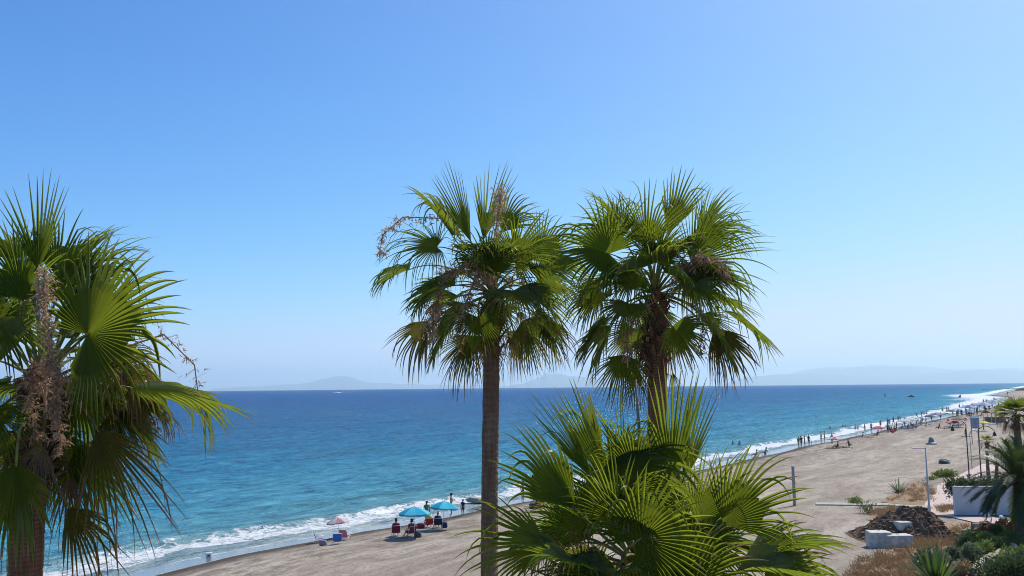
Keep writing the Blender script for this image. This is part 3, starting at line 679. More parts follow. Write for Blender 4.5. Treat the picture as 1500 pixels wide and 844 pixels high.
# ------------------------------------------------------------------ sand
def sand_material():
    m, nt, out = newmat('beach_sand'); n = N(nt)
    off = n.attr('inland'); al = n.attr('along_shore')
    cv = nt.nodes.new('ShaderNodeCombineXYZ'); nt.links.new(al, cv.inputs[0]); nt.links.new(off, cv.inputs[1]); uv = cv.outputs[0]
    mp = lambda sc, rz=0: (lambda q: (q.inputs['Scale'].__setattr__('default_value', sc), q.inputs['Rotation'].__setattr__('default_value', (0, 0, rz)), nt.links.new(uv, q.inputs[0]), q.outputs[0])[3])(nt.nodes.new('ShaderNodeMapping'))
    a = n.noise(mp((.045, .35, 1), .03), 1, 6, .6, .5); b = n.noise(mp((.35, .9, 1)), 1, 6, .62, .3); c = n.noise(mp((3.0, 4.2, 1)), 1, 5, .7)
    peb = n('ShaderNodeTexVoronoi', ins={'Vector': mp((3.2, 3.2, 1)), 'Scale': 1.0}); pebn = n.noise(mp((.22, .3, 1)), 1, 4)
    col = n.mix(n.smooth(a, .3, .7), (.275, .225, .175), (.43, .37, .30))
    col = n.mix(n.math('MULTIPLY', n.smooth(b, .44, .66), .62), col, (.20, .16, .125))
    col = n.mix(n.math('MULTIPLY', n.smooth(c, .50, .68), .62), col, (.12, .095, .075))
    spk = n.math('MULTIPLY', n.math('SUBTRACT', 1.0, n.smooth(peb.outputs['Distance'], .08, .16)), n.smooth(pebn, .52, .66))
    col = n.mix(n.math('MULTIPLY', spk, .7), col, (.09, .075, .06))
    nb = n.math('MULTIPLY', n.math('SUBTRACT', 1.0, n.smooth(off, 8, 20)), n.smooth(n.noise(mp((.5, 1.1, 1)), 1, 6, .7, .5), .44, .62)); col = n.mix(n.math('MULTIPLY', nb, .75), col, (.13, .10, .075))
    # rougher dry ground and stones further from the water
    bke = n.math('ADD', off, n.math('MULTIPLY', n.math('SUBTRACT', n.noise(mp((.02, .05, 1)), 1, 4), .5), 30.0)); bk = n.smooth(bke, 33, 37); col = n.mix(n.math('MULTIPLY', bk, .8), col, n.mix(1.0, col, (.80, .80, .78), 'MULTIPLY')); col = n.mix(n.math('MULTIPLY', bk, n.math('MULTIPLY', n.smooth(b, .35, .7), .5)), col, (.30, .245, .20))
    # the damp line at the top of the wash and the wet sand below it
    ed = n.math('ADD', off, n.math('MULTIPLY', n.math('SUBTRACT', n.noise(mp((.12, .02, 1)), 1, 4), .5), 1.1))
    ed = n.math('ADD', ed, n.math('MULTIPLY', n.math('SUBTRACT', b, .5), .5))
    damp = n.math('SUBTRACT', 1.0, n.smooth(ed, 4.4, 6.6)); wet = n.math('SUBTRACT', 1.0, n.smooth(ed, 3.0, 3.25))
    col = n.mix(n.math('MULTIPLY', damp, .95), col, (.062, .050, .040)); col = n.mix(wet, col, (.17, .165, .165))
    foam = n.math('MULTIPLY', n.smooth(n.math('ADD', n.noise(mp((.6, 1.2, 1)), 1, 6, .7, .8), n.math('MULTIPLY', n.smooth(ed, 2.2, -.2), .22)), .66, .76), wet)
    col = n.mix(n.math('MULTIPLY', foam, .8), col, (.75, .77, .78))
    h = n.math('ADD', n.math('MULTIPLY', b, 1.0), n.math('MULTIPLY', c, .35)); h = n.math('ADD', h, n.math('MULTIPLY', a, .8))
    dry = n.math('SUBTRACT', 1.0, n.math('MULTIPLY', wet, .95))
    h = n.math('MULTIPLY', h, dry)
    bs = n('ShaderNodeBsdfPrincipled', ins={'Base Color': col, 'Roughness': n.math('SUBTRACT', .93, n.math('MULTIPLY', wet, .80)), 'Specular IOR Level': n.math('ADD', .12, n.math('MULTIPLY', wet, .75)), 'Normal': n.bump(h, .9, .26)})
    nt.links.new(bs.outputs[0], out.inputs[0]); return m
def sand_fn(U, Wd):
    V = shore_v(U) - Wd; X, Y = uv_xy(U, V); Z = height(X, Y)
    Z = Z - np.where(Wd < -2, .4, 0) * np.clip((-Wd - 2) / 3, 0, 1)
    return X, Y, Z, {'inland': Wd, 'along_shore': U}
Us = np.concatenate([-grow(40, 4000, 4, 1.2)[::-1][:-1], np.arange(-40, 25, 1.2), grow(25, 4500, .45, 1.009)])
Ws = np.concatenate([np.arange(-9, 0, 1.0), np.arange(0, 60, .45), grow(60, 4000, .8, 1.09)])
M_SAND = sand_material()
tag(grid_mesh('sand', Us, Ws, sand_fn, M_SAND), kind='structure')

# ------------------------------------------------------------------ hills across the bay, and the air
M_HILL = plain((.10, .11, .085), .95, .3, .0006, name='hill_scrub')
def hills(prof, dist, depth, seed):
    xs = np.array([p[0] for p in prof], float); ys = np.array([p[1] for p in prof], float)
    px = np.linspace(xs[0], xs[-1], 260); 
    jag = np.array([mnoise.fractal(Vector((x * .035, seed, 0)), .8, 2, 6) for x in px])
    py = np.interp(px, xs, ys) + jag * 1.1 * np.clip(np.minimum(px - xs[0], xs[-1] - px) / 30, 0, 1)
    top = np.array([P(a, b, dist) for a, b in zip(px, py)])
    vs = []; K = 13
    for k in range(K):
        t = k / (K - 1) * 2 - 1
        for i, q in enumerate(top):
            hz = q[2] + 75; g = max(0, 1 - abs(t)) ** .8
            nz = mnoise.fractal(Vector((px[i] * .06, t * 3, seed + 5)), .9, 2, 5)
            vs.append((q[0], q[1] + t * depth + depth, -75 + hz * g * (1 + (.22 * nz if abs(t) > .01 else 0))))
    m = MB(); n_ = len(px); m.add(vs, [(k * n_ + i, k * n_ + i + 1, (k + 1) * n_ + i + 1, (k + 1) * n_ + i) for k in range(K - 1) for i in range(n_ - 1)])
    return tag(m.build('hills', M_HILL, smooth=True), kind='structure')
hills([(300, 569), (380, 565), (430, 562), (448, 560), (458, 556), (470, 554), (484, 550.5), (500, 551), (510, 554), (525, 558), (545, 561), (640, 564), (760, 566)], 29000, 900, 1)
hills([(740, 566), (770, 561), (782, 556), (795, 551), (800, 546), (812, 548), (822, 547), (835, 550), (860, 552), (900, 556), (960, 563)], 24000, 900, 2)
hills([(1060, 566), (1110, 552), (1140, 549), (1175, 547.5), (1215, 547), (1250, 549.5), (1290, 551), (1340, 550), (1400, 546), (1430, 542), (1470, 540.5), (1500, 542), (1560, 545), (1700, 556)], 24000, 900, 3)
hills([(1100, 561), (1160, 549), (1200, 540), (1225, 537), (1250, 538), (1290, 534.5), (1330, 535), (1360, 535), (1390, 538), (1420, 541), (1500, 538), (1580, 543), (1720, 556)], 30000, 900, 4)
hm, nt, out = newmat('air'); n = N(nt)
pv = n('ShaderNodeVolumePrincipled', ins={'Color': (.72, .91, 1, 1), 'Density': 6.6e-5, 'Anisotropy': .35})
nt.links.new(pv.outputs[0], out.inputs['Volume'])
hb = MB(); hb.box((0, 13500, 262), (80000, 45000, 760)); tag(hb.build('haze', hm), kind='stuff')
# ------------------------------------------------------------------ people
def skin_mesh(name, J, E, sub=1):
    """one continuous surface grown round a skeleton: J = {name: (x, y, z, radius)}, first joint is the root"""
    ks = list(J); me = bpy.data.meshes.new(name + '_bones')
    me.from_pydata([J[k][:3] for k in ks], [(ks.index(a), ks.index(b)) for a, b in E], [])
    o = bpy.data.objects.new(name + '_bones', me); COL.objects.link(o)
    o.modifiers.new('s', 'SKIN'); 
    sv = me.skin_vertices[0].data
    for i, k in enumerate(ks):
        q = J[k]; sv[i].radius = (q[3], q[4] if len(q) > 4 else q[3]); sv[i].use_root = (i == 0)
    m2 = o.modifiers.new('d', 'SUBSURF'); m2.levels = sub; m2.render_levels = sub
    dg = bpy.context.evaluated_depsgraph_get(); r = bpy.data.meshes.new_from_object(o.evaluated_get(dg))
    r.name = name; bpy.data.objects.remove(o); bpy.data.meshes.remove(me)
    r.polygons.foreach_set('use_smooth', [True] * len(r.polygons)); r.materials.clear(); r.materials.append(None); return r
def hand_joints(J, E, side, wrist, d, palm_side, sc=1.0):
    """palm, four unequal curled fingers and a thumb leaving the side of the palm"""
    d = unit(d); pn = unit(np.asarray(palm_side, float) - d * (np.asarray(palm_side) @ d)); s = np.cross(d, pn)
    w = np.asarray(wrist, float); pm = w + d * .055
    J['palm' + side] = (*pm, .026, .014); E.append(('wrist' + side, 'palm' + side))
    kn = w + d * .095
    for i, (o, l) in enumerate(((-.030, .062), (-.010, .075), (.010, .070), (.029, .055))):
        a = kn + s * o; b = a + d * l * .5 + pn * .006; c = b + d * l * .38 + pn * l * .28
        for nme, p, r in (('a', a, .010), ('b', b, .009), ('c', c, .007)): J[f'f{i}{nme}{side}'] = (*p, r)
        E += [('palm' + side, f'f{i}a{side}'), (f'f{i}a{side}', f'f{i}b{side}'), (f'f{i}b{side}', f'f{i}c{side}')]
    t0 = w + d * .045 - s * .034 + pn * .012; t1 = t0 + d * .03 - s * .018 + pn * .014
    J['t0' + side] = (*t0, .012); J['t1' + side] = (*t1, .009); E += [('palm' + side, 't0' + side), ('t0' + side, 't1' + side)]
def body(pose):
    """joints of a 1.75 m adult facing +Y with the feet (or seat) on z = 0"""
    J = {}; E = []
    lie = pose == 'lie'
    seat = {'sit': .11, 'chair': .36}.get(pose)
    hz = .92 if seat is None else seat
    lean = {'sit': -.16, 'chair': -.14}.get(pose, 0)
    def up(z, x=0, y=0): return (x, y + lean * (z / .6), hz + z)
    J['pelvis'] = (*up(0.03), .135, .105); J['waist'] = (*up(.18), .12, .09); J['chest'] = (*up(.40), .15, .105); J['collar'] = (*up(.53), .085, .065)
    J['neck'] = (*up(.60), .052); J['jaw'] = (*up(.665, 0, .03), .062, .07); J['head'] = (*up(.75, 0, .02), .076, .098); J['crown'] = (*up(.82, 0, .005), .05, .065)
    E += [('pelvis', 'waist'), ('waist', 'chest'), ('chest', 'collar'), ('collar', 'neck'), ('neck', 'jaw'), ('jaw', 'head'), ('head', 'crown')]
    J['nose'] = (*up(.725, 0, .125), .013); E.append(('head', 'nose'))
    for s, x in (('L', -1), ('R', 1)):
        J['ear' + s] = (*up(.73, x * .083, .005), .012, .02); E.append(('head', 'ear' + s))
        J['shoulder' + s] = (*up(.50, x * .185), .058); E += [('collar', 'shoulder' + s)]
        J['hip' + s] = (x * .09, up(0)[1], hz - .02, .10); E.append(('pelvis', 'hip' + s))
        el, wr, pd = {'stand': ((.235, -.03, -.29), (.245, .06, -.53), (-x, .2, 0)), 'walk': ((.23, -.10 * x, -.27), (.23, .04 - .2 * x, -.49), (-x, 0, 0)),
                      'hips': ((.40, -.10, -.24), (.20, .06, -.40), (-x, 0, 0)), 'sit': ((.25, -.13, -.24), (.24, -.20, -.49), (0, 0, -1)),
                      'chair': ((.25, .0, -.27), (.25, .25, -.30), (0, 0, -1)), 'bend': ((.2, .2, -.25), (.16, .36, -.42), (-x, 0, 0)), 'up': ((.26, .14, -.16), (.17, .33, .02), (-x, 0, 0))}[pose if not lie else 'stand']
        S = np.array(J['shoulder' + s][:3]); 
        e = S + np.array([x * (el[0] - .185), el[1], el[2]]); wv = S + np.array([x * (wr[0] - .185), wr[1], wr[2]])
        if pose == 'sit': wv[2] = max(wv[2], .05)
        J['elbow' + s] = (*e, .040); J['forearm' + s] = (*(e * .7 + wv * .3), .041); J['wrist' + s] = (*wv, .026)
        E += [('shoulder' + s, 'elbow' + s), ('elbow' + s, 'forearm' + s), ('forearm' + s, 'wrist' + s)]
        hd = {'sit': (x * .3, -.8, 0), 'hips': (-x * .2, .9, -.4)}.get(pose, wv - e); hand_joints(J, E, s, wv, hd, pd)
        if seat is None:
            st = {'walk': .2 * x}.get(pose, .03 * x)
            k = (x * .10, st * .6 + .02, .50); an = (x * .10, st - .03, .085); toe = (x * .125, st + .14, .032)
        elif pose == 'sit':
            k = (x * .14, .30, .42 if x > 0 else .34); an = (x * .13, .56 if x > 0 else .66, .085); toe = (x * .14, k[1] + .42, .04)
        else:
            k = (x * .13, .36, .42); an = (x * .13, .52, .085); toe = (x * .15, .68, .035)
        J['knee' + s] = (*k, .062); J['calf' + s] = (*(np.array(k) * .68 + np.array(an) * .32 + np.array([0, -.025, 0])), .058); J['ankle' + s] = (*an, .038); J['toe' + s] = (*toe, .036, .028)
        E += [('hip' + s, 'knee' + s), ('knee' + s, 'calf' + s), ('calf' + s, 'ankle' + s), ('ankle' + s, 'toe' + s)]
    if lie:
        for k, q in J.items():
            x, y, z = q[:3]; J[k] = (x, -(z - .9), .12 + y * .8, *q[3:])
    return J, E
def worn(J, keys, edges, grow_):
    return {k: (*J[k][:3], *[q + grow_ for q in J[k][3:]]) for k in keys}, edges
POSES = {}
for pz in ('stand', 'walk', 'hips', 'sit', 'chair', 'lie', 'up'):
    J, E = body(pz); d = {}
    d['body'] = skin_mesh('person', J, E, 1)
    q = dict(J)
    for s in 'LR':
        a = np.array(J['hip' + s][:3]); b = np.array(J['knee' + s][:3]); q['thigh' + s] = (*(a * .35 + b * .65), .082)
    JJ, EE = worn(q, ['pelvis', 'waist', 'hipL', 'hipR', 'thighL', 'thighR'], [('pelvis', 'waist'), ('pelvis', 'hipL'), ('pelvis', 'hipR'), ('hipL', 'thighL'), ('hipR', 'thighR')], .017)
    wq = JJ['waist']; JJ['waist'] = tuple(np.array(wq[:3]) * .35 + np.array(JJ['pelvis'][:3]) * .65) + (wq[3], wq[4])
    d['shorts'] = skin_mesh('shorts', JJ, EE, 1)
    for s in 'LR':
        a = np.array(J['shoulder' + s][:3]); b = np.array(J['elbow' + s][:3]); q['sleeve' + s] = (*(a * .45 + b * .55), .05)
    JJ, EE = worn(q, ['chest', 'waist', 'pelvis', 'collar', 'shoulderL', 'shoulderR', 'sleeveL', 'sleeveR'],
                  [('pelvis', 'waist'), ('waist', 'chest'), ('chest', 'collar'), ('collar', 'shoulderL'), ('collar', 'shoulderR'), ('shoulderL', 'sleeveL'), ('shoulderR', 'sleeveR')], .018)
    d['shirt'] = skin_mesh('shirt', JJ, EE, 1)
    h = np.array(J['head'][:3]); c = np.array(J['crown'][:3]); nv = np.array(J['nose'][:3]); b = unit(h - nv)
    d['hair'] = skin_mesh('hair', {'a': (*(h + b * .022 + (c - h) * .25), .088, .092), 'b': (*(c + b * .012), .062, .07), 'c': (*(h + b * .05 - (c - h) * .6), .06, .05)}, [('a', 'b'), ('a', 'c')], 1)
    POSES[pz] = d
def dress(o, m):
    o.material_slots[0].link = 'OBJECT'; o.material_slots[0].material = m
SKINS = [plain(c, .6, .1, 20, name='skin') for c in ((.30, .16, .10), (.40, .23, .15), (.22, .115, .07), (.46, .29, .20))]
HAIRS = [plain(c, .7, .2, 30, name='hair') for c in ((.02, .015, .012), (.06, .035, .02), (.16, .10, .05), (.25, .24, .22))]
CLOTH = {k: plain(c, .85, .12, 12, name='cloth_' + k) for k, c in dict(navy=(.02, .03, .09), black=(.015, .015, .018), red=(.50, .04, .05), pink=(.62, .20, .26), white=(.75, .75, .74), blue=(.04, .14, .45), teal=(.03, .30, .36),
         yellow=(.70, .55, .08), grey=(.20, .21, .23), maroon=(.22, .025, .05), orange=(.70, .22, .05), green=(.06, .25, .10), purple=(.20, .08, .28), sand=(.5, .42, .32), dgrey=(.07, .075, .085), lblue=(.30, .50, .70)).items()}
_pc = [0]
def person(loc, pose, rz, label, group, scale=1.0, shorts='navy', shirt=None, dz=0.0, skin=None, hair=None):
    i = _pc[0]; _pc[0] += 1
    d = POSES[pose]; o = link('person', d['body']); dress(o, SKINS[(i * 7 // 3) % 4 if skin is None else skin])
    o.location = (float(loc[0]), float(loc[1]), float(loc[2]) + dz); o.rotation_euler = (0, 0, rad(rz)); o.scale = (scale,) * 3
    tag(o, label, 'person', group)
    for k, c in (('hair', None), ('shorts', shorts), ('shirt', shirt)):
        if k != 'hair' and c is None: continue
        q = link(k, d[k], o); dress(q, HAIRS[(i * 5) % 3 if hair is None else hair] if k == 'hair' else CLOTH[c])
    return o

# ------------------------------------------------------------------ parasols, chairs, beach things
def parasol_meshes(R, H, drop, gores, cols, valance=.12):
    m = MB(); K = 6
    ang = [2 * math.pi * i / gores for i in range(gores)]
    for i in range(gores):
        a0, a1 = ang[i], ang[i] + 2 * math.pi / gores
        for lay, dz in ((0, 0), (1, -.006)):
            vs = []; S_ = 4
            for k in range(K + 1):
                t = k / K
                for q in range(S_ + 1):
                    f = q / S_; a = a0 + (a1 - a0) * f
                    rr = R * t * (1 - .035 * math.sin(math.pi * f) * t)     # cloth pulled in between the ribs
                    z = H - drop * (t ** 1.55) - .035 * math.sin(math.pi * f) * t * t
                    vs.append((math.cos(a) * rr, math.sin(a) * rr, z + dz))
            for q in range(S_ + 1):
                f = q / S_; a = a0 + (a1 - a0) * f; rr = R * (1 - .035 * math.sin(math.pi * f)) * 1.005
                vs.append((math.cos(a) * rr, math.sin(a) * rr, H - drop - .035 * math.sin(math.pi * f) - valance * (1 - .25 * math.sin(math.pi * f) * 0) + dz))
            fs = [(k * (S_ + 1) + q, k * (S_ + 1) + q + 1, (k + 1) * (S_ + 1) + q + 1, (k + 1) * (S_ + 1) + q) for k in range(K + 1) for q in range(S_)]
            m.add(vs, fs, i % len(cols))
    p = MB(); p.tube([(0, 0, -.25), (0, 0, H * .5), (0, 0, H + .05)], [.017, .016, .014], 8); p.tube([(0, 0, H - .005), (0, 0, H + .06), (0, 0, H + .09)], [.03, .03, .008], 8)
    r = MB()
    for a in ang: r.tube([(0, 0, H - .06), (math.cos(a) * R * .5, math.sin(a) * R * .5, H - drop * .35 - .02), (math.cos(a) * R * .99, math.sin(a) * R * .99, H - drop - .012)], .006, 4)
    return m, p, r
M_WHITEMETAL = plain((.72, .72, .70), .35, .06, 9, .5, name='white_metal')
M_STEEL = plain((.42, .44, .46), .4, .1, 9, .5, .6, name='steel')
M_DARKMETAL = plain((.03, .032, .035), .5, .15, 9, .4, name='dark_metal')
_pcache = {}
def cloth(c, sheer=.35): return plain(c, .8, .08, 6, name='parasol_cloth', sheer=sheer)
def parasol(loc, label, cols, R=1.05, H=2.05, drop=.42, tilt=(0, 0), gores=8, group='sun parasols on the beach', rz=0, valance=.1):
    key = (R, H, drop, gores, len(cols), valance)
    root = thing('parasol', loc, label, 'parasol', group, rz); root.rotation_euler = (rad(tilt[0]), rad(tilt[1]), rz)
    if key not in _pcache:
        cm, p, r = parasol_meshes(R, H, drop, gores, cols, valance)
        a = cm.build('canopy', [cloth(c) for c in cols], root); b = p.build('pole', M_WHITEMETAL, root, smooth=True); c = r.build('ribs', M_STEEL, root)
        c.name = 'rib_frame'
        _pcache[key] = (a.data, b.data, c.data)
    else:
        a = link('canopy', _pcache[key][0], root); link('pole', _pcache[key][1], root); link('rib_frame', _pcache[key][2], root)
        for s, c in zip(a.material_slots, cols): s.link = 'OBJECT'; s.material = cloth(c)
    return root
def chair_meshes():
    f = MB(); t = .013
    for x in (-.29, .29):
        f.tube([(x, .22, .02), (x, .20, .30), (x, -.20, .22), (x, -.40, .72)], t, 6)         # side: front leg, rail, back post
        f.tube([(x, .24, .50), (x, -.28, .46)], t * 1.3, 6)                                   # arm
        f.tube([(x, .22, .02), (x, .23, .50)], t, 6); f.tube([(x, -.02, .26), (x, -.38, .02)], t, 6)
    f.tube([(-.29, .22, .02), (.29, .22, .02)], t, 6); f.tube([(-.29, -.38, .02), (.29, -.38, .02)], t, 6); f.tube([(-.29, -.40, .72), (.29, -.40, .72)], t, 6)
    f.tube([(-.29, .20, .30), (.29, .20, .30)], t, 6)
    def sling(p, q, sag):
        m = MB(); vs = []; n_ = 6
        for lay in (0, 1):
            for k in range(n_ + 1):
                s = k / n_; c = np.array(p) * (1 - s) + np.array(q) * s
                for x in (-.28, -.1, .1, .28):
                    vs.append((x, c[1] - .01 * lay, c[2] - sag * math.sin(math.pi * s) * (1 - abs(x) * 1.2) - .008 * lay))
        fs = []; b = (n_ + 1) * 4
        for k in range(n_):
            for i in range(3):
                a = k * 4 + i; fs.append((a, a + 1, a + 5, a + 4)); fs.append((b + a, b + a + 4, b + a + 5, b + a + 1))
        rim = [k * 4 for k in range(n_ + 1)]
        for k in range(n_):
            fs.append((k * 4, k * 4 + 4, b + k * 4 + 4, b + k * 4)); fs.append((k * 4 + 3, b + k * 4 + 3, b + k * 4 + 7, k * 4 + 7))
        m.add(vs, fs); return m
    return f, sling((0, .20, .31), (0, -.20, .235), .03), sling((0, -.20, .235), (0, -.40, .73), .02)
_chm = None
def chair(loc, rz, label, col, back=None, group='folding beach chairs', scale=1.0, folded=0):
    global _chm
    root = thing('beach_chair', loc, label, 'chair', group, rad(rz)); root.scale = (scale,) * 3
    if _chm is None:
        f, s, b = chair_meshes()
        fo = f.build('frame', M_WHITEMETAL, root, smooth=True); so = s.build('seat', CLOTH[col], root); bo = b.build('backrest', CLOTH[col], root)
        _chm = (fo.data, so.data, bo.data)
    else: link('frame', _chm[0], root); so = link('seat', _chm[1], root); bo = link('backrest', _chm[2], root)
    dress(so, CLOTH[col]); dress(bo, CLOTH[back or col]); return root
def bag(loc, size, col, label, rz=0, cat='bag'):
    root = thing('beach_bag', loc, label, cat, 'bags on the sand', rad(rz))
    m = MB(); a, b, c = size
    for k in range(6):
        pass
    prof = [(0, .80), (.12, 1.0), (.5, .98), (.85, .86), (1, .62)]
    vs = []; n_ = 14
    for z, s in prof:
        for k in range(n_):
            an = 2 * math.pi * k / n_; q = lambda v: math.copysign(abs(v) ** .55, v)
            vs.append((q(math.cos(an)) * a / 2 * s, q(math.sin(an)) * b / 2 * s, z * c))
    fs = [(i * n_ + k, i * n_ + (k + 1) % n_, (i + 1) * n_ + (k + 1) % n_, (i + 1) * n_ + k) for i in range(len(prof) - 1) for k in range(n_)]
    fs += [tuple(range(n_ - 1, -1, -1)), tuple((len(prof) - 1) * n_ + k for k in range(n_))]
    m.add(vs, fs); m.build('pouch', CLOTH[col], root, smooth=True)
    h = MB(); h.tube(bez(np.array([-a * .25, 0, c * .95]), np.array([0, 0, c * 1.6]), np.array([a * .25, 0, c * .95]), 8), .012, 5); h.build('handle', CLOTH['dgrey'], root, smooth=True)
    return root
gr_near = 'bathers near the turquoise parasols'
TURQ = [(.02, .40, .58), (.10, .60, .72)]
# first camp: three chairs under a faded striped parasol
parasol(G(497, 787), 'small faded pink striped parasol over the empty chairs at the left of the beach', [(.50, .28, .32), (.66, .58, .58)], R=.80, H=1.35, drop=.28, tilt=(0, -6), valance=.06)
chair(G(468, 795), -70, 'dark purple beach chair standing empty, leftmost chair on the sand', 'purple', 'maroon')
chair(G(494, 797), 12, 'bright blue beach chair seen from behind under the faded striped parasol', 'blue')
chair(G(506, 791), -20, 'red and white beach chair beside the bright blue chair', 'red', 'pink', scale=1.0)
bag(G(470, 800) + [0.1, .2, 0], (.5, .3, .34), 'grey', 'grey bag lying beside the empty purple chair')
# second camp
parasol(G(607, 787), 'turquoise parasol over the two seated people in red shirts', TURQ, R=1.06, H=2.0, drop=.40, rz=.2)
p_ = G(580, 785); chair(p_, 8, 'maroon beach chair holding the person in a dark red shirt', 'maroon')
person(p_, 'chair', 8, 'person in a dark red shirt sitting in the left chair under the turquoise parasol', gr_near, 1, 'dgrey', 'maroon', -.05, 1, 0)
p_ = G(601, 786); chair(p_, 40, 'red beach chair turned sideways holding the person in a bright red shirt', 'red', 'maroon')
person(p_, 'chair', 40, 'person in a bright red shirt sitting turned to the left under the turquoise parasol', gr_near, 1, 'dgrey', 'red', -.05, 1, 0)
bag(G(612, 787), (.5, .35, .35), 'dgrey', 'dark bag on the sand beside the bright red shirted person')
# third camp
parasol(G(648, 776), 'turquoise parasol further right with people and chairs crowded under it', TURQ, R=1.02, H=1.98, drop=.42, rz=.5, tilt=(0, 5))
p_ = G(627, 773); chair(p_, 25, 'crimson beach chair under the right hand turquoise parasol', 'maroon', 'red')
person(p_, 'chair', 25, 'person in a yellow top seated in the crimson chair', gr_near, .98, 'dgrey', 'yellow', -.05, 2, 0)
person(G(625, 767), 'stand', 20, 'dark haired person standing at the left rim of the right hand turquoise parasol', gr_near, .95, 'black', 'green', 0, 2, 0)
p_ = G(641, 773); chair(p_, 10, 'navy beach chair under the right hand turquoise parasol', 'navy')
person(p_, 'chair', 10, 'person with grey hair seated in the navy chair', gr_near, .98, 'navy', 'navy', -.05, 1, 3)
bag(G(616, 774), (.6, .4, .36), 'maroon', 'maroon bag on the sand left of the crimson chair')
bag(G(651, 773), (.45, .4, .4), 'navy', 'navy bag on the sand right of the navy chair')
person(G(661, 755), 'stand', 75, 'bare chested man in dark trunks standing just right of the turquoise parasols', gr_near, 1.02, 'black', None, 0, 1, 0)
person(G(678, 756), 'stand', 160, 'small child in dark swimwear standing at the edge of the wash', gr_near, .74, 'navy', 'navy', 0, 2, 0)
person(G(766, 733), 'hips', 35, 'tanned man in dark trunks with hands on hips right of the slim palm', gr_near, 1.02, 'navy', None, 0, 1, 0)
chair(G(786, 744), 30, 'orange and grey beach chair half hidden behind the low palm', 'orange', 'dgrey')
bag(G(780, 745), (.6, .4, .45), 'dgrey', 'dark rucksack on the sand beside the orange chair')
person(G(790, 745), 'sit', 20, 'person in an orange top sitting on the sand beside the dark rucksack', gr_near, 1, 'dgrey', 'orange')
# small white box at the water's edge
g = G(306, 817); root = thing('cool_box', g, 'small white cool box with a dark lid standing at the edge of the wet sand', 'cool box', rz=.2)
m = MB(); m.box((0, 0, .14), (.36, .27, .25)); m.build('box', plain((.75, .75, .73), .4, .06, 9), root, bevel=.025)
m = MB(); m.box((0, -.136, .15), (.15, .012, .12)); m.build('vent', CLOTH['dgrey'], root, bevel=.004)
m = MB(); m.box((0, 0, .285), (.38, .29, .04)); m.build('lid', plain((.70, .70, .68), .4, .06, 9), root, bevel=.015)
# pale boulders awash in the surf
def boulder(name, loc, size, label, mat, seed, cat='rock', group=None, sub=3, flat=.55, rz=0, jag=.35):
    bm = bmesh.new(); bmesh.ops.create_icosphere(bm, subdivisions=sub, radius=1)
    for v in bm.verts:
        q = v.co.copy(); k = 1 + jag * mnoise.fractal(q * 1.3 + Vector((seed * 7.1, seed, 0)), .9, 2, 4)
        c = Vector([math.copysign(abs(t) ** flat, t) for t in q]); c = c.normalized() * (c.length ** .35)
        v.co = Vector((c.x * size[0], c.y * size[1], c.z * size[2])) * .5 * k
    me = bpy.data.meshes.new(name); bm.to_mesh(me); bm.free(); me.materials.append(mat)
    me.polygons.foreach_set('use_smooth', [True] * len(me.polygons))
    o = link(name, me); o.location = (float(loc[0]), float(loc[1]), float(loc[2]) + size[2] * .3); o.rotation_euler = (0, 0, rz)
    return tag(o, label, cat, group)
M_ROCK = plain((.36, .32, .25), .85, .3, 3, name='pale_rock', bump=.6)
M_ROCKG = plain((.28, .28, .24), .85, .35, 4, name='grey_rock', bump=.6)
q = sea_hit(701, 737); boulder('boulder', (q[0], q[1], .1), (2.3, 1.3, .55), 'pale flat boulder awash in the surf left of the slim palm trunk', M_ROCK, 3)
q = sea_hit(815, 724); boulder('boulder', (q[0], q[1], .1), (2.6, 1.5, .55), 'greenish pale boulder awash beside the low palm', M_ROCK, 5)

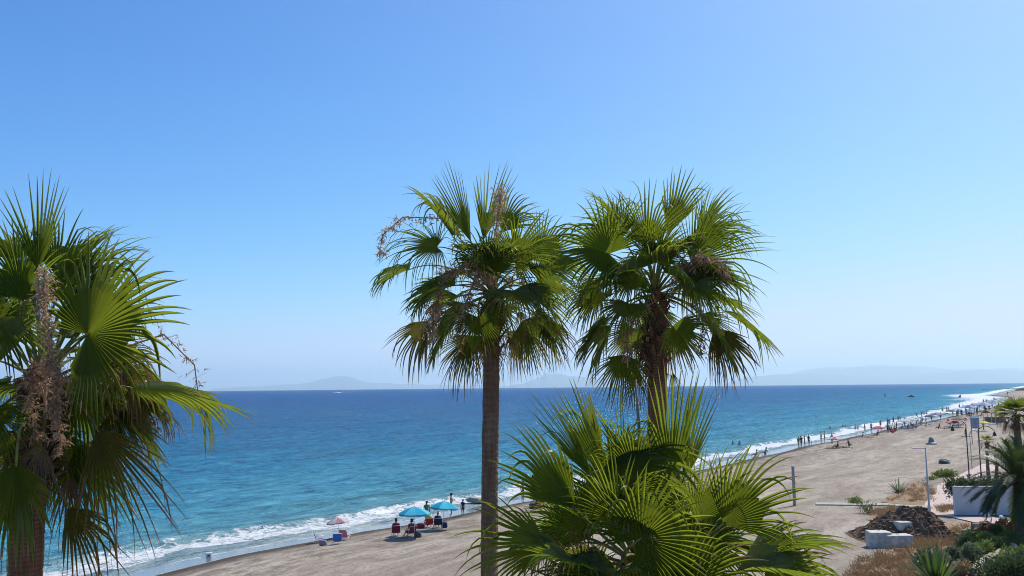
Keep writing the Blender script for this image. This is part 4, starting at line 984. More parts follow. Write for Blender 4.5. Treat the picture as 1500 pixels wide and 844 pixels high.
# ------------------------------------------------------------------ bathers and parasols along the far beach
far_g = 'bathers along the far beach'
far = [  # px, foot py, pose, turn, shorts, shirt, scale, label
    (1107, 668, 'sit', 60, 'dgrey', None, 1, 'person sitting at the edge of the wash, nearest bather beyond the low palm'),
    (1121, 665, 'sit', 40, 'navy', 'grey', 1.05, 'person in grey sitting at the wash to the right of another seated bather'),
    (1170, 656, 'stand', 20, 'yellow', 'green', 1, 'bather in yellow shorts at the left end of the standing group in the wash'),
    (1174, 655, 'stand', 200, 'black', 'black', 1.05, 'tall dark dressed bather second from the left in the standing group'),
    (1179, 653, 'stand', 80, 'red', None, .95, 'bare skinned bather in red trunks in the middle of the standing group'),
    (1185, 652, 'stand', 330, 'navy', 'navy', 1, 'navy dressed bather at the right end of the standing group'),
    (1188.5, 652, 'stand', 90, 'teal', None, .5, 'toddler standing beside the navy dressed bather'),
    (1203, 647, 'stand', 100, 'white', 'white', 1.05, 'bather in white standing in a pair at the water'),
    (1208, 646.5, 'stand', 250, 'black', None, 1.05, 'bather in black trunks standing in a pair with one in white'),
    (1219, 650, 'stand', 0, 'maroon', 'pink', .95, 'bather in pink standing under the pale pink parasol'),
    (1226, 656, 'sit', 60, 'navy', 'maroon', 1, 'person in maroon sitting below the pale pink parasol'),
    (1236, 656, 'lie', 80, 'navy', None, 1, 'sunbather lying on the sand right of the pale pink parasol'),
    (1244, 653, 'sit', 200, 'black', 'dgrey', 1, 'dark dressed person sitting right of the lying sunbather'),
    (1253.5, 632, 'stand', 10, 'navy', None, .9, 'left one of two waders in front of the white foam'),
    (1257, 632, 'stand', 30, 'red', None, .85, 'right one of two waders in front of the white foam'),
    (1267, 632, 'walk', 60, 'black', 'dgrey', .95, 'lone dark wader left of the tall pair in the foam'),
    (1276.5, 632, 'stand', 15, 'navy', None, 1.1, 'tall wader standing just left of the red parasol'),
    (1290, 627, 'stand', 0, 'dgrey', 'dgrey', 1.05, 'wader in grey standing behind the red parasol'),
    (1285, 638, 'sit', 40, 'black', 'black', 1.1, 'person in black sitting on the sand below the red parasol'),
    (1263, 641, 'sit', 70, 'sand', None, 1.1, 'bare skinned person sitting on the sand left of the red parasol'),
    (1273, 641, 'lie', 60, 'red', None, 1, 'sunbather lying on the sand below the red parasol'),
    (1301, 625, 'stand', 20, 'black', 'navy', 1.1, 'left one of two dark walkers beside the foam'),
    (1303.8, 625, 'stand', 45, 'dgrey', 'black', 1.05, 'right one of two dark walkers beside the foam'),
    (1309, 623, 'walk', 290, 'navy', 'black', 1.2, 'tall walker striding left of the white parasols'),
    (1305, 633, 'sit', 30, 'maroon', 'maroon', 1.1, 'person in maroon sitting near the water left of the white parasols'),
    (1311, 632, 'sit', 330, 'black', 'red', 1.1, 'person in red sitting beside one in maroon left of the white parasols'),
    (1316, 620, 'stand', 0, 'grey', 'dgrey', 1.1, 'grey dressed wader at the left edge of the white parasols'),
    (1319, 619.5, 'stand', 60, 'navy', 'navy', 1.05, 'navy dressed wader behind the white parasols'),
    (1343, 613, 'stand', 0, 'dgrey', None, 1, 'bather standing between the white and the grey parasols'),
    (1350, 611.5, 'stand', 40, 'black', 'black', 1.1, 'black dressed bather left of a pair in the bright foam'),
    (1354, 611, 'walk', 90, 'navy', 'purple', 1.1, 'purple dressed bather walking in the bright foam'),
    (1357.5, 610.5, 'up', 20, 'dgrey', None, 1.15, 'bather raising both arms in the bright foam'),
    (1381, 606, 'stand', 0, 'green', 'green', 1.3, 'green dressed bather standing at the waterline beyond the grey parasol'),
    (1387, 605, 'stand', 50, 'dgrey', 'dgrey', 1.2, 'grey bather at the left of a pair at the waterline'),
    (1389.5, 605, 'stand', 10, 'black', None, 1.25, 'bare chested bather at the right of a pair at the waterline'),
    (1375, 628, 'sit', 80, 'black', 'maroon', 1.1, 'lone person sitting on open sand in front of the dark loungers'),
    (1384, 628, 'lie', 70, 'navy', None, 1.1, 'sunbather lying on open sand in front of the dark loungers'),
    (1405.7, 600, 'stand', 0, 'black', 'dgrey', 1.3, 'dark figure standing in the surf above the lamp posts'),
    (1411, 600, 'stand', 30, 'blue', 'teal', 1.2, 'teal dressed figure left of the blue parasol'),
    (1424.5, 600, 'stand', 0, 'black', 'navy', 1.5, 'tall navy figure right of the blue parasol'),
    (1434.5, 598, 'stand', 20, 'navy', None, 1.5, 'bare skinned figure left of the violet parasol'),
    (1440.8, 592, 'stand', 0, 'dgrey', 'grey', 1.5, 'grey figure at the spit, left of a pair'),
    (1445, 592, 'stand', 0, 'black', 'black', 1.5, 'black figure at the spit, right of a pair'),
    (1456.5, 590, 'stand', 0, 'blue', 'dgrey', 1.6, 'blue trunked figure farthest along the spit'),
    (1476, 580, 'stand', 0, 'black', 'black', 1.7, 'lone black figure on the far spit above the small fan palm'),
    (1441, 630, 'stand', 20, 'orange', 'orange', 1.1, 'person in orange standing under the yellow parasol'),
    (1415, 641, 'stand', 20, 'black', 'black', .9, 'dark figure standing on the sand beside the lamp posts'),
]
for px, py, pose, rz, sh, st, sc, lab in far:
    person(G(px, py), pose, rz, lab, far_g, sc, sh, st)
swim = [(1234.8, 626.5, 'swimmer waist deep beyond the foam, left of two'), (1238.8, 626.5, 'swimmer waist deep beyond the foam, right of two'), (1216, 628, 'lone swimmer far out beyond the pale pink parasol'),
        (1073.5, 651, 'swimmer in the shallows left of the low palm leaf tips'), (1083, 651, 'swimmer in the shallows right of another near the low palm leaf tips')]
for px, py, lab in swim:
    q = sea_hit(px, py); person((q[0], q[1], -1.15), 'stand', 20, lab, 'swimmers off the beach', 1, 'navy', None)
W_ = [(.72, .72, .70), (.60, .62, .64)]
far_par = [  # px, foot py, colours, R, H, label
    (1224, 656, [(.62, .30, .30), (.75, .66, .62)], 1.15, 1.75, 'pale pink parasol on the open sand left of the crowd'),
    (1287, 637, [(.62, .06, .10), (.66, .20, .22)], 1.25, 1.7, 'red parasol near the waterline left of the crowd'),
    (1325, 628, W_, 1.5, 2.1, 'white parasol at the left end of the packed row'), (1333, 627, W_, 1.6, 2.3, 'large white parasol over blue mats'), (1339, 624, W_, 1.4, 2.2, 'white parasol behind the one with blue mats'),
    (1348, 623, [(.25, .30, .38), (.4, .45, .5)], 1.3, 2.0, 'blue grey parasol right of the white ones'),
    (1362, 619, [(.10, .12, .17), (.16, .18, .24)], 1.4, 2.0, 'dark slate parasol left of the wide grey one'), (1373, 617, [(.20, .22, .32), (.34, .36, .45)], 1.9, 2.3, 'wide grey parasol beside the bright foam'),
    (1384, 612, [(.65, .62, .25), (.7, .68, .45)], 1.2, 1.6, 'lemon parasol low at the waterline'), (1393, 611, [(.12, .13, .16), (.2, .2, .24)], 1.5, 2.2, 'black parasol right of the lemon one'),
    (1402, 610, [(.70, .74, .78), (.25, .42, .60)], 2.2, 2.4, 'white and blue parasol above the thatched one'), (1396, 626, [(.66, .16, .26), (.72, .42, .46)], 1.6, 1.6, 'hot pink parasol in front of the dark loungers'),
    (1419, 607, [(.10, .22, .50), (.35, .5, .7)], 2.6, 3.0, 'blue parasol beyond the notice board'), (1430, 603, [(.30, .14, .32), (.5, .4, .5)], 2.4, 3.0, 'plum parasol left of the violet one'),
    (1441, 603, [(.40, .36, .55), (.6, .58, .7)], 3.0, 3.3, 'violet parasol below the surf of the spit'), (1452, 596, [(.22, .3, .42), (.6, .62, .65)], 2.6, 3.0, 'steel blue parasol on the spit'),
    (1462, 593, [(.62, .62, .6), (.2, .3, .45)], 2.6, 3.0, 'striped parasol farthest along the spit'),
    (1442, 632, [(.70, .66, .10), (.74, .72, .30)], 1.15, 2.0, 'yellow parasol right of the notice board'),
]
for px, py, cols, R, H, lab in far_par:
    parasol(G(px, py), lab, cols, R, H, .32 * R, rz=px % 1.3, gores=8, valance=.08)
# mats, loungers, bags in the crowd
def lounger(loc, rz, label, col, group='sun loungers on the far beach', scale=1.0):
    root = thing('sun_lounger', loc, label, 'sun lounger', group, rad(rz)); root.scale = (scale,) * 3
    f = MB()
    for x in (-.3, .3): f.tube([(x, -.55, .28), (x, .95, .28)], .02, 6); [f.tube([(x, y, 0), (x, y, .28)], .018, 6) for y in (-.4, .8)]
    f.build('frame', M_WHITEMETAL, root)
    b = MB(); b.box((0, .32, .32), (.62, 1.28, .06)); b.build('seat', CLOTH[col], root, bevel=.015)
    b = MB(); b.box((0, 0, 0), (.62, .72, .06), M=Matrix.Translation((0, -.62, .53)) @ Matrix.Rotation(rad(-42), 4, 'X')); b.build('backrest', CLOTH[col], root, bevel=.015)
for px, py, rz, col, lab in ((1327, 630, 70, 'blue', 'blue sun lounger left of the large white parasol pole'), (1334, 630.5, 60, 'navy', 'navy sun lounger under the large white parasol'), (1339, 629.5, 80, 'blue', 'blue sun lounger right of the large white parasol pole'),
        (1346, 624.5, 70, 'grey', 'grey sun lounger under the blue grey parasol'), (1354, 623, 60, 'dgrey', 'charcoal sun lounger between the blue grey and slate parasols'), (1368, 620, 75, 'dgrey', 'charcoal sun lounger under the wide grey parasol'),
        (1392, 627.5, 60, 'dgrey', 'charcoal sun lounger at the left of the dark row'), (1398, 626.5, 65, 'black', 'black sun lounger in the middle of the dark row'), (1404, 625.5, 55, 'dgrey', 'charcoal sun lounger at the right of the dark row'), (1408, 624, 60, 'black', 'black sun lounger beside the thatched parasol'),
        (1456, 624, 80, 'navy', 'navy sun lounger left of a pair below the thatched bar'), (1463, 622, 80, 'navy', 'navy sun lounger right of a pair below the thatched bar')):
    lounger(G(px, py), rz, lab, col, scale=1.15)
for px, py, col, lab, s in ((1361.5, 623, 'white', 'white bag on open sand below the slate parasol', .6), (1308, 634, 'red', 'red bag beside the person in red near the water', .6), (1320, 628, 'pink', 'pink bag at the left foot of the white parasols', .5), (1356, 624.5, 'sand', 'straw bag in front of the charcoal lounger', .5),
        (1342, 626.5, 'orange', 'orange bag under the white parasols', .5), (1389, 617, 'red', 'red bag left of the thatched parasol', .6), (1378, 618.5, 'white', 'white bag right of the wide grey parasol', .5), (1414, 616, 'pink', 'pink bag below the blue parasol', .8), (1248, 657, 'white', 'small white bag right of the pink parasol camp', .35)):
    bag(G(px, py), (s, s * .7, s * .8), col, lab)
for i, (px, py, pose, rz, sh, st, lab) in enumerate(((1325, 624, 'stand', 20, 'navy', 'lblue', 'pale blue dressed person under the leftmost white parasol'), (1329, 629, 'sit', 60, 'black', 'navy', 'navy dressed person sitting at the large white parasol pole'), (1337, 628, 'sit', 20, 'dgrey', 'blue', 'blue dressed person sitting right of the large white parasol pole'),
        (1345, 621, 'stand', 70, 'dgrey', 'grey', 'grey dressed person under the blue grey parasol'), (1351, 620, 'stand', 0, 'navy', 'lblue', 'pale blue dressed person right of the blue grey parasol'), (1365, 617, 'stand', 30, 'black', 'black', 'black dressed person under the slate parasol'),
        (1378, 615, 'stand', 0, 'navy', 'dgrey', 'charcoal dressed person under the wide grey parasol'), (1396, 609, 'stand', 30, 'black', 'maroon', 'maroon dressed person under the black parasol'), (1415, 606, 'stand', 0, 'red', 'pink', 'pink dressed person under the blue parasol'), (1421, 605, 'stand', 60, 'navy', 'blue', 'blue dressed person under the blue parasol'),
        (1428, 602, 'stand', 10, 'purple', 'purple', 'purple dressed person under the plum parasol'), (1449, 595, 'stand', 10, 'dgrey', 'white', 'white dressed person under the steel blue parasol'), (1392, 622, 'sit', 100, 'pink', 'pink', 'pink dressed person sitting left of the hot pink parasol'), (1400, 620, 'sit', 10, 'white', 'white', 'white dressed person sitting under the hot pink parasol'))):
    person(G(px, py), pose, rz, lab, far_g, 1.15, sh, st)

# the densest, indistinct part of the crowd
r_ = np.random.default_rng(12)
for i in range(22):
    px = 1398 + 68 * i / 21 + r_.normal(0, 1.2); py = 612 - (px - 1398) * .27 + r_.uniform(-1, 9)
    person(G(px, py), 'stand' if i % 3 else 'sit', r_.uniform(0, 360), 'tiny bather lost in the densest far crowd around the blue, plum and violet parasols', 'indistinct bathers of the far crowd', 1.25, ['black', 'navy', 'dgrey', 'red', 'blue'][i % 5], [None, 'navy', 'black', 'white', 'maroon', 'lblue'][i % 6])
for i in range(9):
    px = 1300 + 55 * i / 8 + r_.normal(0, 1.5); py = 633 - (px - 1300) * .22 + r_.uniform(-3, 2)
    person(G(px, py), 'sit' if i % 2 else 'stand', r_.uniform(0, 360), 'tiny bather in the tight cluster around the white parasols', 'indistinct bathers at the white parasols', 1.1, ['black', 'navy', 'dgrey'][i % 3], [None, 'navy', 'black', 'grey'][i % 4])
# ------------------------------------------------------------------ promenade side: path, low wall, kerb, heap, blocks
def patch(name, left, right, mat, lift=.03, nl=40, nw=10, kind='structure', side=.0):
    """a strip laid on the ground between two lines of photo pixels"""
    L = np.array([G(*p)[:2] for p in left]); R = np.array([G(*p)[:2] for p in right]); tl = np.linspace(0, 1, len(L)); tr = np.linspace(0, 1, len(R))
    vs = []
    for i in range(nl + 1):
        t = i / nl; a = np.array([np.interp(t, tl, L[:, k]) for k in (0, 1)]); b = np.array([np.interp(t, tr, R[:, k]) for k in (0, 1)])
        for j in range(nw + 1):
            q = a + (b - a) * j / nw; vs.append((q[0], q[1], float(height(q[0], q[1])) + lift))
    m = MB(); m.add(vs, [(i * (nw + 1) + j, i * (nw + 1) + j + 1, (i + 1) * (nw + 1) + j + 1, (i + 1) * (nw + 1) + j) for i in range(nl) for j in range(nw)])
    if side:
        n0 = len(m.v); ring = [i * (nw + 1) for i in range(nl + 1)] + [nl * (nw + 1) + j for j in range(1, nw + 1)] + [i * (nw + 1) + nw for i in range(nl - 1, -1, -1)] + [j for j in range(nw - 1, 0, -1)]
        low = [(m.v[i][0], m.v[i][1], m.v[i][2] - side) for i in ring]; k = len(ring)
        b = len(m.v); m.v += low; m.f += [(ring[i], b + i, b + (i + 1) % k, ring[(i + 1) % k]) for i in range(k)]; m.m += [0] * k
    o = m.build(name, mat, smooth=not side)
    return tag(o, kind=kind) if kind else o
def paver():
    m, nt, out = newmat('pink_paving'); n = N(nt); c = n.coords()
    br = n('ShaderNodeTexBrick', ins={'Vector': c, 'Color1': (.47, .33, .29, 1), 'Color2': (.56, .42, .37, 1), 'Mortar': (.33, .27, .23, 1), 'Scale': 1.6, 'Mortar Size': .018})
    f = n.noise(c, .9, 6, .65); col = n.mix(n.math('MULTIPLY', n.smooth(f, .45, .7), .6), br.outputs[0], (.44, .37, .30))
    b = n('ShaderNodeBsdfPrincipled', ins={'Base Color': col, 'Roughness': .85, 'Normal': n.bump(f, .3, .02)}); nt.links.new(b.outputs[0], out.inputs[0]); return m
def soil(name, a, b, c, sc=2.2):
    m, nt, out = newmat(name); n = N(nt); co = n.coords(); f = n.noise(co, sc, 6, .65, .3); g = n.noise(co, sc * 5, 5, .7)
    col = n.mix(n.smooth(f, .35, .66), a, b); col = n.mix(n.math('MULTIPLY', n.smooth(g, .5, .72), .6), col, c)
    bs = n('ShaderNodeBsdfPrincipled', ins={'Base Color': col, 'Roughness': .95, 'Specular IOR Level': .15, 'Normal': n.bump(n.math('ADD', f, g), .8, .08)}); nt.links.new(bs.outputs[0], out.inputs[0]); return m
M_PAVE = paver(); M_EARTH = soil('dry_earth', (.27, .17, .10), (.36, .26, .17), (.16, .10, .06)); M_LAWN = soil('garden_ground', (.13, .12, .05), (.10, .14, .035), (.20, .16, .08), 1.2)
M_CONC = plain((.52, .48, .42), .85, .22, 4, name='concrete', bump=.4); M_KERB = plain((.34, .34, .28), .85, .2, 3, name='kerb_stone')
patch('path', [(1452, 758), (1390, 758), (1350, 752), (1356, 735), (1373, 722), (1372, 712), (1395, 702), (1440, 680)], [(1520, 772), (1425, 766), (1400, 757), (1402, 745), (1402, 722), (1410, 712), (1425, 702), (1475, 684)], M_PAVE, .05)
patch('dry_ground', [(1236, 900), (1250, 835), (1300, 808), (1340, 790), (1385, 768), (1440, 768), (1520, 774)], [(1500, 960), (1500, 930), (1500, 890), (1510, 860), (1520, 830), (1530, 810), (1540, 790)], M_EARTH, .04, 50, 40)
patch('garden_ground', [(1385, 850), (1395, 810), (1420, 785), (1460, 772)], [(1560, 860), (1560, 830), (1560, 805), (1560, 785)], M_LAWN, .08, 30, 24)
patch('earth', [(1290, 736), (1310, 722), (1340, 706)], [(1372, 742), (1376, 728), (1364, 712)], M_EARTH, .04, 24, 12)
patch('earth', [(1268, 762), (1290, 744)], [(1330, 770), (1362, 744)], M_EARTH, .04, 16, 16)
kb = patch('low_kerb', [(1195, 737.5), (1240, 738), (1300, 738.5), (1366, 743)], [(1195, 740.5), (1240, 741), (1300, 741.5), (1366, 746)], M_KERB, .09, 40, 2, None, .3)
tag(kb, 'long pale stone kerb crossing the sand behind the soil heap', 'kerb')
# soil heap
def heap():
    a = G(1246, 787); b = G(1396, 781); c = (a + b) / 2; ax = unit((b - a) * np.array([1, 1, 0])); ay = np.array([-ax[1], ax[0], 0]); Lx = np.linalg.norm(b - a) / 2
    top = mpp(c) * 43 ; n_ = 130; vs = []; r_ = np.random.default_rng(4)
    for i in range(n_ + 1):
        for j in range(n_ + 1):
            x = (i / n_ * 2 - 1) * 1.15; y = (j / n_ * 2 - 1) * 1.15
            prof = np.interp(x, [-1.15, -1, -.75, -.5, -.2, .1, .32, .55, .8, 1, 1.15], [0, .02, .26, .52, .8, .98, 1, .8, .36, .05, 0])
            e = max(0, 1 - (abs(y) / .95) ** 1.5); h = prof * e * top
            q = Vector((x * Lx * 1.6, y * 3, 0))
            nz = mnoise.fractal(q * 1.1, .9, 2.1, 4) * .22 + mnoise.noise(q * 5) * .12 + mnoise.noise(q * 11) * .08
            rid = abs(mnoise.noise(Vector((q.x * 2.2 + q.y * .8, q.y * .7, 3)))) * .25
            h = h + min(1, h * 2) * (nz + rid - .1)
            p = c + ax * x * Lx + ay * y * 2.6
            vs.append((p[0], p[1], float(height(p[0], p[1])) - .05 + h))
    m = MB(); m.add(vs, [(i * (n_ + 1) + j, (i + 1) * (n_ + 1) + j, (i + 1) * (n_ + 1) + j + 1, i * (n_ + 1) + j + 1) for i in range(n_) for j in range(n_)])
    bm = bmesh.new(); bmesh.ops.create_icosphere(bm, subdivisions=1, radius=1); iv = [np.array(v.co) for v in bm.verts]; jf = [tuple(v.index for v in f.verts) for f in bm.faces]; bm.free()
    for k in range(900):                                     # clods, matted seaweed and roots lying on it
        i, j = r_.integers(12, n_ - 12, 2); p = np.array(vs[i * (n_ + 1) + j])
        if p[2] - float(height(p[0], p[1])) < .06: continue
        s = r_.uniform(.03, .12) * np.array([1.3, 1.3, .45]) * r_.uniform(.6, 1.3, 3)
        m.add([p + v * s * r_.uniform(.7, 1.2) for v in iv], jf)
    o = m.build('soil_heap', soil('heap_soil', (.11, .068, .045), (.23, .15, .10), (.38, .28, .20), 3)); return tag(o, 'big dark brown heap of clods and matted seaweed on the sand behind the concrete blocks', 'soil heap')
heap()
def block(px, py, size, rz, label, dz=0):
    g = G(px, py); root = thing('concrete_block', (g[0], g[1], g[2] + dz), label, 'concrete block', 'concrete blocks by the soil heap', rad(rz))
    bm = bmesh.new(); bmesh.ops.create_cube(bm, size=1); bmesh.ops.subdivide_edges(bm, edges=list(bm.edges), cuts=9, use_grid_fill=True)
    for v in bm.verts:
        c = v.co.copy(); r0 = max(abs(c.x), abs(c.y), abs(c.z)); e = sorted([abs(c.x), abs(c.y), abs(c.z)])[1] / .5
        k = 1 - .05 * max(0, e - .8) / .2
        v.co = Vector((c.x * size[0] * k, c.y * size[1] * k, c.z * size[2] * k)) * (1 + .045 * mnoise.fractal(c * 3 + Vector((px, py, 0)), .8, 2, 4)); v.co.z += size[2] / 2 - .06
    me = bpy.data.meshes.new('block'); bm.to_mesh(me); bm.free(); me.materials.append(M_CONC); link('block', me, root)
    m = MB(); m.tube(bez(np.array([-.12, 0, size[2] - .12]), np.array([0, 0, size[2] + .14]), np.array([.12, 0, size[2] - .12]), 8), .012, 5); m.build('lifting_loop', M_DARKMETAL, root)
block(1288, 801, (1.25, 1.0, .95), -6, 'pale concrete block at the left end of the row by the soil heap')
block(1316, 801, (1.5, .9, .76), 4, 'long grey concrete block right of the pale one, by the soil heap')
block(1324, 790, (.85, .7, .5), 10, 'small concrete block on the flank of the soil heap behind the long grey one', .62)
# garden wall with a dark hedge
def wall():
    d0 = G(1401, 756); a = d0; r = ray(1530, 758); b = np.array([a[0] + 9.5, a[1] - .6, 0]); b[2] = float(height(b[0], b[1]))
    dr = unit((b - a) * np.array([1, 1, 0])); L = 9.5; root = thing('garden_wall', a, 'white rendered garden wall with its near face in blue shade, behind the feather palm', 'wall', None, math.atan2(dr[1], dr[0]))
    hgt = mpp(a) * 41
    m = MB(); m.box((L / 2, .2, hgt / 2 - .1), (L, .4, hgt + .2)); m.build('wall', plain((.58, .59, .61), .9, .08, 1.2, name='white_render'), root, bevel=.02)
    m = MB(); m.box((L / 2, .2, hgt + .03), (L + .08, .48, .06)); m.build('coping', plain((.40, .38, .36), .85, .15, 3), root, bevel=.015)
    m = MB(); m.box((L / 2 - .1, -.35, .0), (L + .2, .66, .12)); m.build('shadow_strip', plain((.10, .095, .09), .9, .2, 3), root)  # dark slab standing in for the wall's shadow on the ground
    return root, hgt, dr
wroot, wh, wdr = wall()
def leaf_cloud(rx, ry, rz_, n_, ls, seed, shape=1.0, up=0.0, thin=.45):
    r_ = np.random.default_rng(seed); V = []; FA = []; AL = []; SG = []
    lob = [(unit(r_.normal(0, 1, 3) * np.array([1, 1, .7]) + np.array([0, 0, .2])), r_.uniform(.35, .6)) for _ in range(9)]
    for i in range(n_):
        c, q = lob[r_.integers(0, 9)]; d = unit(r_.normal(0, 1, 3)); p = c * .58 + d * q * r_.uniform(.5, 1.05)
        p = np.array([p[0] * rx, p[1] * ry, max(p[2], -.55) * rz_])
        ax = unit(d * .7 + r_.normal(0, .6, 3) + np.array([0, 0, up])); W = unit(np.cross(ax, r_.normal(0, 1, 3))); l = ls * r_.uniform(.6, 1.4); w = l * thin * .5; b = len(V)
        nn = np.cross(ax, W) * w * .5
        V += [p, p + ax * l * .45 + W * w + nn, p + ax * l, p + ax * l * .45 - W * w + nn]; FA += [(b, b + 1, b + 2), (b, b + 2, b + 3)]; s = r_.uniform(); AL += [.1, .5, .9, .5]; SG += [s] * 4
    return V, FA, AL, SG
def bushmat(name, a, b, t): return leafmat(name, tuple(q * 1.25 for q in a), tuple(q * 1.25 for q in b), (.20, .15, .07), t, .35, 1.25, .5)
M_BUSH = bushmat('shrub_leaf', (.05, .085, .018), (.10, .15, .03), (.22, .32, .05)); M_BUSHG = bushmat('shrub_leaf_grey', (.10, .125, .075), (.17, .19, .11), (.18, .22, .09)); M_BUSHD = bushmat('shrub_leaf_dark', (.028, .048, .016), (.055, .085, .025), (.07, .12, .025))
M_BUSHY = bushmat('shrub_leaf_light', (.10, .14, .03), (.17, .21, .045), (.25, .32, .06)); M_BRUSH = bushmat('dry_brush', (.25, .15, .07), (.36, .24, .12), (.28, .18, .08)); M_RUST = bushmat('rusty_shrub', (.16, .07, .03), (.24, .12, .05), (.2, .1, .04))
M_STEM = plain((.12, .085, .055), .9, .3, 20, name='woody_stem')
def shrub(loc, size, label, mat, seed, n_=900, ls=.16, name='shrub', cat='shrub', group=None, up=0.2, thin=.45, stems=7):
    root = thing(name, loc, label, cat, group); r_ = np.random.default_rng(seed)
    V, FA, AL, SG = leaf_cloud(size[0] / 2, size[1] / 2, size[2] * .62, n_, ls, seed, up=up, thin=thin)
    m = MB(); m.v = [(q[0], q[1], q[2] + size[2] * .42) for q in V]; m.f = FA; m.m = [0] * len(FA); m.build('foliage', mat, root, attrs={'along': AL, 'seg': SG})
    s = MB()
    for k in range(stems):
        a = r_.uniform(0, 6.28); e = np.array([math.cos(a) * size[0] * .3, math.sin(a) * size[1] * .3, size[2] * r_.uniform(.5, .8)]); s.tube(bez(np.array([0, 0, -.05]), np.array([e[0] * .3, e[1] * .3, e[2] * .6]), e, 6), list(np.linspace(.03, .008, 6)), 5)
    s.build('stem', M_STEM, root); return root
def spiky(loc, h, n_, label, mat, seed, name='agave', cat='agave', w=.05, spread=1.0, droop=.3, group=None):
    """a rosette of sword leaves"""
    root = thing(name, loc, label, cat, group); r_ = np.random.default_rng(seed); V = []; FA = []; AL = []; SG = []
    for i in range(n_):
        a = i * 2.399 + r_.normal(0, .2); k = i / n_; e = rad(88 - 70 * spread * k ** .8 + r_.normal(0, 4)); d = np.array([math.cos(a) * math.cos(e), math.sin(a) * math.cos(e), math.sin(e)])
        L = h * r_.uniform(.75, 1.1); p = np.array([math.cos(a) * .06, math.sin(a) * .06, 0.0]); W = unit(np.array([-math.sin(a), math.cos(a), 0])) ; b = len(V); K = 7; s = r_.uniform()
        for j in range(K + 1):
            t = j / K; ww = w * (.55 + 1.1 * t) if t < .4 else w * (1 - ((t - .4) / .6) ** 1.6) + .001
            nn = np.cross(W, d) * ww * .5
            V += [p - W * ww - nn * -1, p - nn * .6, p + W * ww + nn]; AL += [t] * 3; SG += [s] * 3
            if j < K:
                q = b + j * 3; FA += [(q, q + 1, q + 4, q + 3), (q + 1, q + 2, q + 5, q + 4)]
            d = unit(d + DOWN * droop * t / K * (1 - .6 * math.sin(e))); p = p + d * L / K
    m = MB(); m.v = [tuple(q) for q in V]; m.f = FA; m.m = [0] * len(FA); m.build('leaves', mat, root, attrs={'along': AL, 'seg': SG})
    c = MB(); c.tube([(0, 0, -.1), (0, 0, .12), (0, 0, .3)], [.16, .13, .05], 9); c.build('stem', M_BOOT, root); return root
# hedge on the wall
hz = MB(); V, FA, AL, SG = [], [], [], []
for i in range(11):
    a, b, c, d = leaf_cloud(.8, .8, 1.3, 1300, .17, 70 + i, up=.3); o = len(V); V += [(q[0] + .5 + i * .8, q[1] + 1.15, q[2] + wh - .45) for q in a]; FA += [tuple(o + k for k in f) for f in b]; AL += c; SG += d
ho = MB(); O_ = np.array(wroot.location); ca, sa = wdr[0], wdr[1]
ho.v = [(q[0] * ca - q[1] * sa + O_[0], q[0] * sa + q[1] * ca + O_[1], q[2] + O_[2]) for q in V]; ho.f = FA; ho.m = [0] * len(FA)
tag(ho.build('hedge', M_BUSHD, attrs={'along': AL, 'seg': SG}), 'dark clipped hedge growing along the top of the white garden wall', 'hedge')
spiky(G(1372, 858), 2.0, 34, 'green yucca with long sword leaves poking up from the bottom edge', leafmat('yucca_leaf', (.03, .07, .02), (.06, .12, .03), (.25, .2, .1), (.16, .28, .04), .3, 1.05), 3, 'yucca', 'yucca', .07, .85, .25)
spiky(G(1316, 722), 1.25, 22, 'grey green agave clump on the sand left of the silver lamp post', M_BUSHG, 4, w=.055, spread=1.0)
shrub(G(1272, 752), (1.9, 1.5, 1.1), 'straggly pale shrub beside the kerb on the sand', M_BUSHG, 5, 420, .2, thin=.22, up=.5)
shrub(G(1252, 738), (1.6, 1.0, .45), 'low green tuft growing at the kerb on the sand', M_BUSHY, 6, 360, .2, thin=.3, up=.6)
shrub(G(1388, 698), (3.2, 1.6, .75), 'wide light green bush at the near end of the beach below the lamp posts', M_BUSHY, 7, 900, .26, thin=.3, up=.7)
shrub(G(1366, 703), (1.6, 1.0, .35), 'small low weed left of the wide light green bush', M_BUSHY, 8, 260, .18, thin=.3, up=.6)
gp = 'shrubs in the garden at the lower right'
